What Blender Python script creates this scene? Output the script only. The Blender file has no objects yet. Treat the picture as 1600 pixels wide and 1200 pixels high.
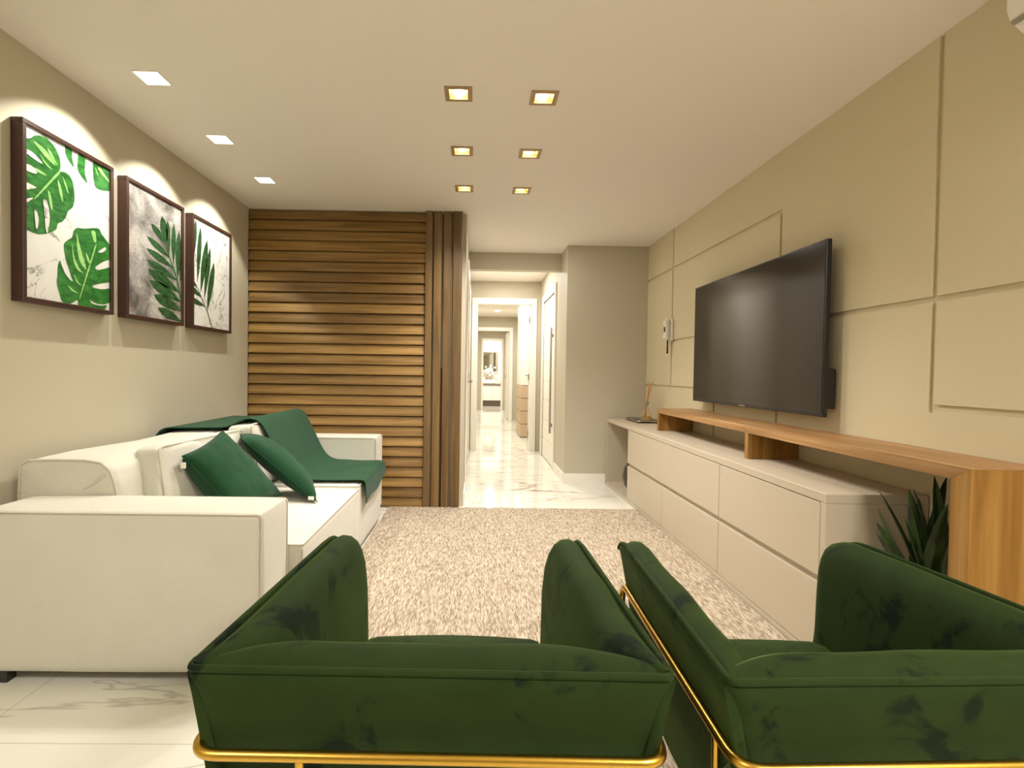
import bpy, bmesh, math, random
from mathutils import Vector, Matrix, noise
random.seed(7)
S = bpy.context.scene
COL = S.collection

# ------------------------------------------------------------------ camera
CAM_H = 1.156
yaw, pitch, roll = 0.01334, -0.02199, 0.01487
cam = bpy.data.cameras.new('camera'); camo = bpy.data.objects.new('camera', cam); COL.objects.link(camo)
cy, sy, cp, sp = math.cos(yaw), math.sin(yaw), math.cos(pitch), math.sin(pitch)
fwd = Vector((sy*cp, cy*cp, sp)); right = Vector((cy, -sy, 0)); up = right.cross(fwd)
r2 = right*math.cos(roll) + up*math.sin(roll); u2 = -right*math.sin(roll) + up*math.cos(roll)
m = Matrix((r2, u2, -fwd)).transposed().to_4x4(); m.translation = Vector((0, 0, CAM_H))
camo.matrix_world = m
cam.sensor_fit = 'HORIZONTAL'; cam.sensor_width = 36.0
cam.lens = 820.0/1600.0*36.0
cam.shift_x = (800-753.36)/1600.0
cam.clip_start = 0.02; cam.clip_end = 60
S.camera = camo

# ------------------------------------------------------------------ view + world
S.view_settings.view_transform = 'Standard'; S.view_settings.look = 'None'
S.view_settings.gamma = 1.0; S.view_settings.use_curve_mapping = False
S.view_settings.exposure = 0.87
W = bpy.data.worlds.new('world'); S.world = W; W.use_nodes = True
bg = W.node_tree.nodes['Background']; bg.inputs[0].default_value = (1.0, 0.85, 0.66, 1); bg.inputs[1].default_value = 0.05

WARM = (1.0, 0.955, 0.92)
SOFTW = (1.0, 0.965, 0.92)
def lamp(kind, name, loc, energy, color=WARM, rot=(0, 0, 0), **kw):
    l = bpy.data.lights.new(name, kind); l.energy = energy; l.color = color
    for k, v in kw.items(): setattr(l, k, v)
    o = bpy.data.objects.new(name, l); o.location = loc; o.rotation_euler = rot; COL.objects.link(o)
    return o
R = math.radians
GOLD_SPOTS = [(-.10, 2.565), (.315, 2.585), (-.10, 3.22), (.315, 3.24), (-.10, 3.87), (.32, 3.89)]
ART_SPOTS = [(-1.52, 2.487), (-1.517, 3.13), (-1.515, 3.78)]
# unseen fill lamps added behind the photographer to light the chairs and sofa arm
lamp('AREA', 'rear_fill_lamp', (-1.4, -.6, 2.46), 19, SOFTW, shape='RECTANGLE', size=.5, size_y=.5)
lamp('AREA', 'rear_fill_lamp', (1.45, -.5, 2.46), 44, SOFTW, shape='RECTANGLE', size=.5, size_y=.5)
# recessed ceiling lamps of the corridor, the rooms beyond it and the bathroom
for n, x, y, e in (('corridor_lamp', .43, 5.0, 5), ('corridor_lamp', .43, 6.9, 15), ('hall_lamp', .3, 9.0, 24),
                ('hall_lamp', .46, 11.42, 20), ('hall_lamp', .45, 14.6, 28), ('bathroom_lamp', .5, 17.4, 34)):
    lamp('AREA', n, (x, y, 2.485), e, SOFTW, shape='SQUARE', size=.14)

# ------------------------------------------------------------------ materials
def lin(c):
    return tuple(((v/255.0)/12.92 if v/255.0 <= .04045 else ((v/255.0+.055)/1.055)**2.4) for v in c) + (1.0,)
class NT:
    def __init__(s, name):
        s.m = bpy.data.materials.new(name); s.m.use_nodes = True; s.t = s.m.node_tree
        s.b = s.t.nodes['Principled BSDF']
    def n(s, typ, **kw):
        x = s.t.nodes.new(typ)
        for k, v in kw.items():
            if k in x.inputs: x.inputs[k].default_value = v
            else: setattr(x, k, v)
        return x
    def l(s, a, b): s.t.links.new(a, b)
    def coords(s, scale=(1, 1, 1), rot=(0, 0, 0)):
        g = s.n('ShaderNodeNewGeometry'); mp = s.n('ShaderNodeMapping'); s.l(g.outputs['Position'], mp.inputs['Vector'])
        mp.inputs['Scale'].default_value = scale; mp.inputs['Rotation'].default_value = rot
        return mp.outputs['Vector']
    def objcoords(s, scale=(1, 1, 1)):
        g = s.n('ShaderNodeTexCoord'); mp = s.n('ShaderNodeMapping'); s.l(g.outputs['Object'], mp.inputs['Vector'])
        mp.inputs['Scale'].default_value = scale
        return mp.outputs['Vector']
    def noise(s, vec, scale, detail=4, rough=.5, dist=0):
        x = s.n('ShaderNodeTexNoise'); x.inputs['Scale'].default_value = scale; x.inputs['Detail'].default_value = detail
        x.inputs['Roughness'].default_value = rough; x.inputs['Distortion'].default_value = dist
        s.l(vec, x.inputs['Vector']); return x.outputs['Fac']
    def ramp(s, fac, stops):
        x = s.n('ShaderNodeValToRGB'); e = x.color_ramp.elements
        e[0].position, e[0].color = stops[0]; e[1].position, e[1].color = stops[-1]
        for p, c in stops[1:-1]:
            q = e.new(p); q.color = c
        s.l(fac, x.inputs['Fac']); return x.outputs['Color']
    def mix(s, fac, a, b, mode='MIX'):
        x = s.n('ShaderNodeMix', data_type='RGBA', blend_type=mode)
        if isinstance(fac, (int, float)): x.inputs[0].default_value = fac
        else: s.l(fac, x.inputs[0])
        for i, v in ((6, a), (7, b)):
            if isinstance(v, tuple): x.inputs[i].default_value = v
            else: s.l(v, x.inputs[i])
        return x.outputs[2]
    def bump(s, fac, strength=.2, dist=.01):
        x = s.n('ShaderNodeBump'); x.inputs['Strength'].default_value = strength; x.inputs['Distance'].default_value = dist
        s.l(fac, x.inputs['Height']); s.l(x.outputs['Normal'], s.b.inputs['Normal'])
    def set(s, **kw):
        for k, v in kw.items(): s.b.inputs[k.replace('_', ' ')].default_value = v
        return s
    def color(s, sock): s.l(sock, s.b.inputs['Base Color'])

def paint(name, c, rough=.6, var=.03, bump=.04, spec=.3):
    n = NT(name); v = n.coords(); f = n.noise(v, 3.0, 3)
    a = lin(c); b = tuple(x*(1-var) for x in a[:3]) + (1,)
    n.color(n.mix(f, a, b)); n.set(Roughness=rough)
    n.b.inputs['Specular IOR Level'].default_value = spec
    if bump: n.bump(n.noise(v, 260, 2), bump, .002)
    return n.m
def plain(name, c, rough=.5, metal=0, spec=.5):
    n = NT(name); f = n.noise(n.coords(), 40, 3); a = lin(c); b = tuple(x*.93 for x in a[:3]) + (1,)
    n.color(n.mix(f, a, b)); n.set(Roughness=rough, Metallic=metal); n.b.inputs['Specular IOR Level'].default_value = spec
    return n.m
def emis(name, c, strength):
    n = NT(name); n.set(Base_Color=lin(c)); n.b.inputs['Emission Color'].default_value = lin(c)
    n.b.inputs['Emission Strength'].default_value = strength; return n.m

M = {}
M['ceiling'] = paint('ceiling_paint', (238, 231, 222), .75, .02, .02, .2)
M['wall'] = paint('greige_wall_paint', (192, 183, 161), .6, .03, .05)
M['wall_groove'] = paint('greige_wallboard', (214, 202, 169), .55, .03, .05)
M['white'] = paint('white_lacquer', (240, 234, 222), .35, .01, 0, .5)
M['lacquer'] = paint('beige_lacquer', (194, 181, 158), .42, .02, .01, .45)
M['lacquer_dark'] = paint('taupe_lacquer', (178, 164, 140), .5, .02, .01, .4)
M['black'] = plain('black_plastic', (22, 19, 17), .35)
M['whiteplastic'] = plain('white_plastic', (238, 232, 220), .35)
M['frame'] = plain('dark_brown_frame_lacquer', (62, 36, 28), .4)
M['brass'] = plain('satin_brass', (205, 164, 72), .28, 1.0)
M['gold'] = plain('gold_reflector', (196, 164, 122), .3, .9)
M['goldrim'] = plain('bronze_rim', (170, 142, 100), .5, .3)
M['steel'] = plain('brushed_steel', (170, 165, 155), .3, 1.0)
M['bulb'] = emis('warm_bulb', (255, 225, 185), 30)
M['diffuser'] = emis('white_lamp_diffuser', (255, 246, 236), 4.5)

def wood(name, axis, light, mid, dark, course=None, caxis=2, rough=.45, scale=1.0, tone=.55):
    """grain runs along axis; course = height of a board, so each board gets its own tone"""
    n = NT(name); sc = [26*scale]*3; sc[axis] = 1.3*scale
    g = n.n('ShaderNodeNewGeometry'); pos = g.outputs['Position']
    sep = n.n('ShaderNodeSeparateXYZ'); n.l(pos, sep.inputs[0])
    vec = pos
    rnd = None
    if course:
        d = n.n('ShaderNodeMath', operation='DIVIDE'); n.l(sep.outputs[caxis], d.inputs[0]); d.inputs[1].default_value = course
        fl = n.n('ShaderNodeMath', operation='FLOOR'); n.l(d.outputs[0], fl.inputs[0])
        wn = n.n('ShaderNodeTexWhiteNoise', noise_dimensions='1D'); n.l(fl.outputs[0], wn.inputs['W']); rnd = wn.outputs['Value']
        ad = n.n('ShaderNodeVectorMath', operation='MULTIPLY_ADD'); n.l(wn.outputs['Color'], ad.inputs[0]); ad.inputs[1].default_value = (9, 9, 9); n.l(pos, ad.inputs[2])
        vec = ad.outputs[0]
    mp = n.n('ShaderNodeMapping'); mp.inputs['Scale'].default_value = sc; n.l(vec, mp.inputs['Vector'])
    f1 = n.noise(mp.outputs[0], 1.0, 6, .6, .6)
    mp2 = n.n('ShaderNodeMapping'); s2 = [4*scale]*3; s2[axis] = .6*scale; mp2.inputs['Scale'].default_value = s2; n.l(vec, mp2.inputs['Vector'])
    f2 = n.noise(mp2.outputs[0], 1.0, 3, .5, 1.0)
    c = n.ramp(f1, [(.28, lin(dark)), (.5, lin(mid)), (.72, lin(light))])
    c2 = n.ramp(f2, [(.3, (tone, tone*.97, tone*.92, 1)), (.65, (1, 1, 1, 1))])
    c = n.mix(.75, c, c2, 'MULTIPLY')
    if rnd:
        c3 = n.ramp(rnd, [(0, (.62, .6, .56, 1)), (1, (1.0, 1.0, 1.0, 1))]); c = n.mix(1.0, c, c3, 'MULTIPLY')
    n.color(c); n.set(Roughness=rough); n.bump(f1, .15, .003)
    return n.m
M['slat_h'] = wood('walnut_horizontal_grain', 0, (180, 144, 84), (156, 120, 62), (120, 88, 38), course=.0862, tone=.7)
M['slat_v'] = wood('walnut_vertical_grain', 2, (150, 122, 78), (130, 102, 60), (104, 78, 42), course=.075, caxis=0, tone=.75)
M['shelf_y'] = wood('oak_shelf_grain_along', 1, (198, 160, 112), (168, 126, 78), (142, 102, 58), tone=.7)
M['shelf_z'] = wood('oak_leg_grain_upright', 2, (192, 150, 86), (166, 120, 54), (130, 88, 32), tone=.62, scale=.7)

def marble():
    n = NT('polished_marble_tiles'); v = n.coords()
    d = n.noise(v, 1.3, 5, .6); 
    mp = n.n('ShaderNodeMapping'); n.l(v, mp.inputs['Vector']); mp.inputs['Rotation'].default_value = (0, 0, .55); mp.inputs['Scale'].default_value = (.55, 1.5, 1)
    def vein(scale, width, seed, dist):
        mq = n.n('ShaderNodeMapping'); n.l(mp.outputs[0], mq.inputs['Vector']); mq.inputs['Location'].default_value = (seed, seed*1.7, 0)
        f = n.noise(mq.outputs[0], scale, 5, .55, dist)
        a = n.n('ShaderNodeMath', operation='SUBTRACT'); n.l(f, a.inputs[0]); a.inputs[1].default_value = .5
        b = n.n('ShaderNodeMath', operation='ABSOLUTE'); n.l(a.outputs[0], b.inputs[0])
        return n.ramp(b.outputs[0], [(0, (1, 1, 1, 1)), (width, (0, 0, 0, 1))])
    msk = n.ramp(n.noise(v, 1.1, 2), [(.47, (0, 0, 0, 1)), (.6, (1, 1, 1, 1))])
    v1 = n.mix(1.0, vein(.8, .012, 3.1, .5), msk, 'MULTIPLY')
    v2 = vein(1.3, .011, 8.3, .6)
    base = n.mix(d, lin((236, 234, 222)), lin((222, 219, 202)))
    c = n.mix(v1, base, lin((150, 120, 78)))
    x = n.n('ShaderNodeMath', operation='MULTIPLY'); n.l(v2, x.inputs[0]); x.inputs[1].default_value = .5
    c = n.mix(x.outputs[0], c, lin((150, 140, 120)))
    br = n.n('ShaderNodeTexBrick'); br.offset = 0; br.inputs['Scale'].default_value = 1; br.inputs['Brick Width'].default_value = 1.2
    br.inputs['Row Height'].default_value = 1.2; br.inputs['Mortar Size'].default_value = .0022; br.inputs['Mortar Smooth'].default_value = 0
    mv = n.n('ShaderNodeMapping'); n.l(v, mv.inputs['Vector']); mv.inputs['Location'].default_value = (.35, -.40, 0); n.l(mv.outputs[0], br.inputs['Vector'])
    c = n.mix(br.outputs['Fac'], c, lin((205, 196, 176)))
    n.color(c); n.set(Roughness=.07); n.b.inputs['Specular IOR Level'].default_value = .6
    return n.m
M['marble'] = marble()

def rugmat():
    n = NT('beige_looped_rug'); v = n.coords((210, 26, 40)); f = n.noise(v, 1, 2, .5, .2)
    g = n.noise(n.coords(), 5, 3)
    c = n.ramp(f, [(.36, lin((134, 118, 96))), (.5, lin((172, 157, 136))), (.64, lin((200, 186, 164)))])
    c = n.mix(.25, c, n.ramp(g, [(.3, (.8, .8, .8, 1)), (.7, (1, 1, 1, 1))]), 'MULTIPLY')
    n.color(c); n.set(Roughness=.95); n.b.inputs['Specular IOR Level'].default_value = .1; n.bump(f, .7, .006); return n.m
M['rug'] = rugmat()

def fabric(name, c, c2, scale=260, bump=.25, rough=.9, sheen=.2):
    n = NT(name); v = n.coords(); w = n.noise(v, scale, 2, .5); g = n.noise(v, 6, 3)
    col = n.mix(g, lin(c), lin(c2)); col = n.mix(.18, col, n.ramp(w, [(.3, (.7, .7, .7, 1)), (.7, (1, 1, 1, 1))]), 'MULTIPLY')
    n.color(col); n.set(Roughness=rough); n.b.inputs['Sheen Weight'].default_value = sheen; n.b.inputs['Specular IOR Level'].default_value = .2
    n.bump(w, bump, .002); return n.m
M['sofa'] = fabric('cream_linen', (210, 207, 193), (200, 197, 180))
M['piping'] = fabric('cream_piping', (204, 197, 178), (196, 188, 168))
M['green'] = fabric('green_linen', (28, 70, 40), (20, 56, 32), 180, .3, sheen=.08)
M['throw'] = fabric('green_knit_throw', (30, 72, 44), (24, 60, 36), 140, .5, sheen=.08)

def velvet():
    n = NT('dark_green_velvet'); v = n.coords((1, 1, 1)); g = n.noise(v, 7.5, 5, .6, .5)
    w = n.noise(v, 14, 3, .5, .5)
    mk = n.ramp(g, [(.37, (0, 0, 0, 1)), (.43, (1, 1, 1, 1))])
    base = n.mix(w, lin((27, 41, 12)), lin((38, 54, 18)))
    c = n.mix(mk, lin((12, 22, 10)), base)
    n.color(c); n.set(Roughness=.8); n.b.inputs['Specular IOR Level'].default_value = .15
    n.b.inputs['Sheen Weight'].default_value = .36; n.b.inputs['Sheen Roughness'].default_value = .35
    n.b.inputs['Sheen Tint'].default_value = lin((120, 150, 75))
    n.bump(n.noise(v, 30, 3), .06, .01); return n.m
M['velvet'] = velvet()

def screenmat():
    n = NT('glossy_dark_screen'); n.color(n.mix(n.noise(n.coords(), 300, 1), lin((34, 26, 14)), lin((40, 31, 18))))
    n.set(Roughness=.12); n.b.inputs['Specular IOR Level'].default_value = .4
    return n.m
M['screen'] = screenmat()
def glassmat(name, c=(1, 1, 1, 1), rough=.02):
    n = NT(name); n.set(Base_Color=c, Roughness=rough); n.b.inputs['Transmission Weight'].default_value = 1.0; n.b.inputs['IOR'].default_value = 1.45; return n.m
M['glass'] = glassmat('clear_glass', (.98, .93, .82, 1))
M['mirror'] = plain('mirror_glass', (200, 196, 186), .05, 1.0)
def marbleprint(name, a, b, vein):
    n = NT(name); v = n.coords(); f = n.noise(v, 5, 6, .6, .8)
    s = n.n('ShaderNodeMath', operation='SUBTRACT'); n.l(f, s.inputs[0]); s.inputs[1].default_value = .5
    t = n.n('ShaderNodeMath', operation='ABSOLUTE'); n.l(s.outputs[0], t.inputs[0])
    k = n.ramp(t.outputs[0], [(0, (1, 1, 1, 1)), (.02, (0, 0, 0, 1))])
    msk = n.ramp(n.noise(v, 4, 3), [(.38, (0, 0, 0, 1)), (.55, (1, 1, 1, 1))])
    c = n.mix(n.mix(1.0, k, msk, 'MULTIPLY'), n.mix(n.noise(v, 8, 3), lin(a), lin(b)), lin(vein))
    n.color(c); n.set(Roughness=.35); return n.m
M['print_marble'] = marbleprint('printed_white_marble', (232, 230, 226), (218, 216, 210), (116, 106, 104))
def silverprint():
    n = NT('printed_silver_foil'); v = n.coords(); f = n.noise(v, 170, 3, .7); g = n.noise(v, 5.5, 3, .5, .6)
    c = n.mix(.75, n.ramp(g, [(.34, lin((104, 98, 96))), (.62, lin((206, 200, 194)))]), n.ramp(f, [(.4, (.35, .34, .34, 1)), (.62, (1, 1, 1, 1))]), 'MULTIPLY')
    n.color(c); n.set(Roughness=.4); return n.m
M['print_silver'] = silverprint()
def leafprint(name, a, b):
    n = NT(name); f = n.noise(n.coords((1, 9, 22)), 2.2, 3, .5, .5); n.color(n.ramp(f, [(.35, lin(a)), (.65, lin(b))])); n.set(Roughness=.35); return n.m
M['leaf'] = leafprint('printed_green_leaf', (28, 92, 34), (58, 132, 54))
M['leaf_light'] = leafprint('printed_light_green_rib', (128, 190, 92), (170, 214, 140))
M['leaf_dark'] = leafprint('printed_dark_palm_leaf', (28, 58, 30), (52, 92, 52))
def plantmat():
    n = NT('plant_leaf'); f = n.noise(n.objcoords((14, 14, 2)), 2, 3); n.color(n.ramp(f, [(.35, lin((22, 40, 16))), (.65, lin((58, 84, 30)))])); n.set(Roughness=.4); return n.m
M['plant'] = plantmat()
M['pot'] = plain('dark_ceramic', (48, 42, 36), .4)
M['reed'] = plain('amber_reed', (196, 128, 60), .6)
M['oil'] = plain('amber_oil', (196, 160, 96), .15)
M['cord'] = plain('dark_cord', (52, 24, 20), .5)
M['darkwood'] = plain('dark_recess_wood', (70, 40, 18), .6)
M['flower'] = plain('white_petals', (250, 246, 238), .6)
M['grey'] = plain('grey_stone', (120, 110, 98), .4)
M['tan'] = paint('tan_lacquer', (198, 176, 146), .45, .02, 0, .4)

# ------------------------------------------------------------------ mesh helpers
def NB(): return bmesh.new()
def merge(dst, src):
    me = bpy.data.meshes.new('tmp'); src.to_mesh(me); dst.from_mesh(me); bpy.data.meshes.remove(me); src.free()
def box(bm, a, b, r=0, seg=2):
    t = NB(); bmesh.ops.create_cube(t, size=1)
    for v in t.verts: v.co = Vector([(a[i]+b[i])/2 + v.co[i]*(b[i]-a[i]) for i in range(3)])
    if r: bmesh.ops.bevel(t, geom=t.edges[:], offset=r, segments=seg, affect='EDGES', profile=.5)
    merge(bm, t); return bm
def tube(bm, pts, r, n=10, closed=False, caps=True):
    pts = [Vector(p) for p in pts]; L = len(pts); rings = []; prev = None
    for i, p in enumerate(pts):
        if closed: t = (pts[(i+1) % L] - pts[i-1]).normalized()
        else: t = (pts[min(i+1, L-1)] - pts[max(i-1, 0)]).normalized()
        if prev is None:
            a = Vector((0, 0, 1)) if abs(t.z) < .9 else Vector((1, 0, 0)); nrm = (a - t*a.dot(t)).normalized()
        else: nrm = (prev - t*prev.dot(t)).normalized()
        prev = nrm; b = t.cross(nrm)
        rad = r[i] if isinstance(r, (list, tuple)) else r
        rings.append([bm.verts.new(p + nrm*math.cos(2*math.pi*k/n)*rad + b*math.sin(2*math.pi*k/n)*rad) for k in range(n)])
    m_ = L if closed else L-1
    for i in range(m_):
        A, B = rings[i], rings[(i+1) % L]
        for k in range(n): bm.faces.new((A[k], A[(k+1) % n], B[(k+1) % n], B[k]))
    if caps and not closed: bm.faces.new(rings[0][::-1]); bm.faces.new(rings[-1])
    return bm
def lathe(bm, prof, c, n=32, axis='z'):
    rings = []
    for r, h in prof:
        ring = []
        for k in range(n):
            a = 2*math.pi*k/n
            p = (r*math.cos(a), r*math.sin(a), h) if axis == 'z' else (h, r*math.cos(a), r*math.sin(a))
            ring.append(bm.verts.new(Vector(c) + Vector(p)))
        rings.append(ring)
    for A, B in zip(rings, rings[1:]):
        for k in range(n): bm.faces.new((A[k], A[(k+1) % n], B[(k+1) % n], B[k]))
    bm.faces.new(rings[0][::-1]); bm.faces.new(rings[-1]); return bm
def round_path(pts, r, seg=6, closed=False):
    pts = [Vector(p) for p in pts]; out = []; L = len(pts)
    for i, p in enumerate(pts):
        if not closed and i in (0, L-1): out.append(p); continue
        a = (pts[i-1] - p); b = (pts[(i+1) % L] - p); rr = min(r, a.length*.49, b.length*.49)
        A = p + a.normalized()*rr; B = p + b.normalized()*rr
        for k in range(seg+1):
            t = k/seg; out.append(A*(1-t)**2 + p*2*t*(1-t) + B*t**2)
    return out
def prism(bm, poly, axis, a, b):
    """poly of 2-D points extruded along axis from a to b"""
    def P(u, v, w):
        return {0: (w, u, v), 1: (u, w, v), 2: (u, v, w)}[axis]
    A = [bm.verts.new(P(u, v, a)) for u, v in poly]; B = [bm.verts.new(P(u, v, b)) for u, v in poly]; n = len(poly)
    for k in range(n): bm.faces.new((A[k], A[(k+1) % n], B[(k+1) % n], B[k]))
    bm.faces.new(A[::-1]); bm.faces.new(B); return bm
def softbox(bm, c, h, r, bulge=0, wr=0, n=14, mat=None, seed=0, wf=5):
    """rounded box with bulging faces and wrinkles; h = half sizes; bulge a number or one per axis"""
    t = NB(); bmesh.ops.create_cube(t, size=2); bmesh.ops.subdivide_edges(t, edges=t.edges[:], cuts=n, use_grid_fill=True)
    bl = bulge if isinstance(bulge, (tuple, list)) else (bulge,)*3
    for v in t.verts:
        p = v.co.copy(); q = Vector([p[i]*h[i] for i in range(3)])
        inn = Vector([max(-(h[i]-r), min(h[i]-r, q[i])) for i in range(3)]); d = q - inn
        # stretch so that cube corners fall on the rounded surface
        if d.length > 1e-9: q = inn + d.normalized()*r if max(abs(p[i]) for i in range(3)) > .999 else q
        for i in range(3):
            j, k = (i+1) % 3, (i+2) % 3
            q[i] += bl[i]*p[i]*(1-p[j]**2)*(1-p[k]**2)
        if wr:
            nn = Vector((noise.noise(q*wf + Vector((seed, 0, 0))), noise.noise(q*wf + Vector((0, seed+7, 0))), noise.noise(q*wf + Vector((0, 0, seed+13)))))
            q += nn*wr
        v.co = q
    if mat: bmesh.ops.transform(t, matrix=mat, verts=t.verts)
    bmesh.ops.translate(t, vec=Vector(c), verts=t.verts)
    merge(bm, t); return bm
def pillow(bm, A, B, Cc, D, T, n=26, wr=.004, seed=0, Tb=.05):
    """scatter cushion from its four corners (A-B-C-D around) with fullness T"""
    A, B, Cc, D = map(Vector, (A, B, Cc, D)); nrm = (B-A).cross(D-A).normalized(); top = {}; bot = {}
    for i in range(n+1):
        for j in range(n+1):
            s, t = i/n*2-1, j/n*2-1
            s2 = s*(1-.075*(1-t*t)); t2 = t*(1-.075*(1-s*s)); a, b = (s2+1)/2, (t2+1)/2
            p = A*(1-a)*(1-b) + B*a*(1-b) + Cc*a*b + D*(1-a)*b
            hgt = T*((1-s**2)*(1-t**2))**.42
            w = noise.noise(p*9 + Vector((seed, 0, 0)))*wr*2 + noise.noise(p*22)*wr
            top[i, j] = bm.verts.new(p + nrm*(hgt + (w if hgt > .001 else 0)))
            bot[i, j] = top[i, j] if hgt < 1e-6 else bm.verts.new(p - nrm*(hgt/T*Tb + w*.5))
    for i in range(n):
        for j in range(n):
            for d, fl in ((top, 0), (bot, 1)):
                q = [d[i, j], d[i+1, j], d[i+1, j+1], d[i, j+1]]
                if fl: q.reverse()
                try: bm.faces.new(q)
                except ValueError: pass
    return bm
def pillow_edge(A, B, Cc, D, n=12):
    A, B, Cc, D = map(Vector, (A, B, Cc, D)); out = []
    for P, Q, opp in ((A, B, 0), (B, Cc, 1), (Cc, D, 2), (D, A, 3)):
        mid = (A+B+Cc+D)/4
        for k in range(n):
            t = k/n; s = t*2-1; e = P.lerp(Q, t); inw = (mid - (P+Q)/2)
            out.append(e + inw*.075*(1-s*s))
    return out
def curve_strip(bm, grid, thick=.004):
    """grid[i][j] of points -> a thin closed sheet"""
    ni, nj = len(grid), len(grid[0])
    nr = [[None]*nj for _ in range(ni)]
    for i in range(ni):
        for j in range(nj):
            a = grid[min(i+1, ni-1)][j] - grid[max(i-1, 0)][j]; b = grid[i][min(j+1, nj-1)] - grid[i][max(j-1, 0)][:] if False else grid[i][min(j+1, nj-1)] - grid[i][max(j-1, 0)]
            nr[i][j] = a.cross(b).normalized()
    T = [[bm.verts.new(grid[i][j] + nr[i][j]*thick/2) for j in range(nj)] for i in range(ni)]
    B = [[bm.verts.new(grid[i][j] - nr[i][j]*thick/2) for j in range(nj)] for i in range(ni)]
    for i in range(ni-1):
        for j in range(nj-1):
            bm.faces.new((T[i][j], T[i+1][j], T[i+1][j+1], T[i][j+1])); bm.faces.new((B[i][j], B[i][j+1], B[i+1][j+1], B[i+1][j]))
    for i in range(ni-1):
        bm.faces.new((T[i][0], B[i][0], B[i+1][0], T[i+1][0])); bm.faces.new((T[i][-1], T[i+1][-1], B[i+1][-1], B[i][-1]))
    for j in range(nj-1):
        bm.faces.new((T[0][j], T[0][j+1], B[0][j+1], B[0][j])); bm.faces.new((T[-1][j], B[-1][j], B[-1][j+1], T[-1][j+1]))
    return bm
def cells(bm, us, vs, hole, P, depth=None):
    """rectangular field split at us, vs; hole(u, v) says which cells are sunk by depth (or left open)"""
    us = sorted(set(round(u, 5) for u in us)); vs = sorted(set(round(v, 5) for v in vs)); H = {}
    for i in range(len(us)-1):
        for j in range(len(vs)-1): H[i, j] = hole((us[i]+us[i+1])/2, (vs[j]+vs[j+1])/2)
    for (i, j), h in H.items():
        if h and depth is None: continue
        d = depth if h else 0
        bm.faces.new([bm.verts.new(P(u, v, d)) for u, v in ((us[i], vs[j]), (us[i+1], vs[j]), (us[i+1], vs[j+1]), (us[i], vs[j+1]))])
        if depth is not None and h:
            for di, dj, e in ((-1, 0, ((us[i], vs[j]), (us[i], vs[j+1]))), (1, 0, ((us[i+1], vs[j]), (us[i+1], vs[j+1]))),
                              (0, -1, ((us[i], vs[j]), (us[i+1], vs[j]))), (0, 1, ((us[i], vs[j+1]), (us[i+1], vs[j+1])))):
                if (i+di, j+dj) in H and not H[i+di, j+dj]:
                    bm.faces.new([bm.verts.new(P(*e[0], 0)), bm.verts.new(P(*e[1], 0)), bm.verts.new(P(*e[1], depth)), bm.verts.new(P(*e[0], depth))])
    return bm

ORG = {}
def obj(name, bm, mat, parent=None, smooth=False, weld=False, recalc=True):
    if weld: bmesh.ops.remove_doubles(bm, verts=bm.verts, dist=1e-5)
    if recalc: bmesh.ops.recalc_face_normals(bm, faces=bm.faces)
    base = ORG.get(parent.name, Vector()) if parent else Vector()
    if base.length: bmesh.ops.translate(bm, vec=-base, verts=bm.verts)
    me = bpy.data.meshes.new(name); bm.to_mesh(me); bm.free()
    for mt in (mat if isinstance(mat, (list, tuple)) else [mat]): me.materials.append(mt)
    if smooth:
        for p in me.polygons: p.use_smooth = True
        try: me.set_sharp_from_angle(angle=R(38 if smooth is True else smooth))
        except Exception: pass
    o = bpy.data.objects.new(name, me); COL.objects.link(o)
    if parent: o.parent = parent; ORG[o.name] = base
    return o
def thing(name, label, cat, loc=(0, 0, 0), rotz=0, group=None, kind=None):
    """an Empty at the base; its parts are modelled in room coordinates (or local ones when ORG is cleared)"""
    o = bpy.data.objects.new(name, None); COL.objects.link(o); o.location = loc; o.rotation_euler = (0, 0, rotz)
    o.empty_display_size = .1
    o['label'] = label
    if cat: o['category'] = cat
    if group: o['group'] = group
    if kind: o['kind'] = kind
    ORG[o.name] = Vector(loc); return o
def tag(o, label, cat, group=None):
    o['label'] = label; o['category'] = cat
    if group: o['group'] = group
    return o
def struct(name, bm, mat, label, smooth=False):
    o = obj(name, bm, mat, None, smooth); o['kind'] = 'structure'; o['label'] = label; o['category'] = name.split('_')[0]; return o
def copy_tree(o, parent=None):
    c = o.copy(); COL.objects.link(c)
    if parent: c.parent = parent
    for ch in [x for x in bpy.data.objects if x.parent == o]: copy_tree(ch, c)
    return c

# ================================================================== THE ROOM
XL, XR, H = -1.915, 1.802, 2.5
YB, YE = -3.2, 18.9            # back of the living room, end of the bathroom
YW = 4.50                      # wall behind the slatted panel
CX0, CX1 = -.09, .95           # corridor

# floor
bm = NB(); box(bm, (-2.3, YB-.1, -.1), (2.6, YE+.1, 0)); struct('floor', bm, M['marble'], 'polished white marble tile floor with brown and grey veins')

# ceiling with real openings for the recessed lamps
holes = [(x, y, .052) for x, y in GOLD_SPOTS] + [(x, y, .058) for x, y in ART_SPOTS]
us = [-2.3, 2.6] + [x+s*h for x, y, h in holes for s in (-1, 1)]; vs = [YB-.1, YE+.1] + [y+s*h for x, y, h in holes for s in (-1, 1)]
bm = cells(NB(), us, vs, lambda u, v: any(abs(u-x) < h and abs(v-y) < h for x, y, h in holes), lambda u, v, d: (u, v, H))
box(bm, (-2.3, YB-.1, H+.14), (2.6, YE+.1, H+.2))
struct('ceiling', bm, M['ceiling'], 'plain white painted ceiling with recessed square lamps')

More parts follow.
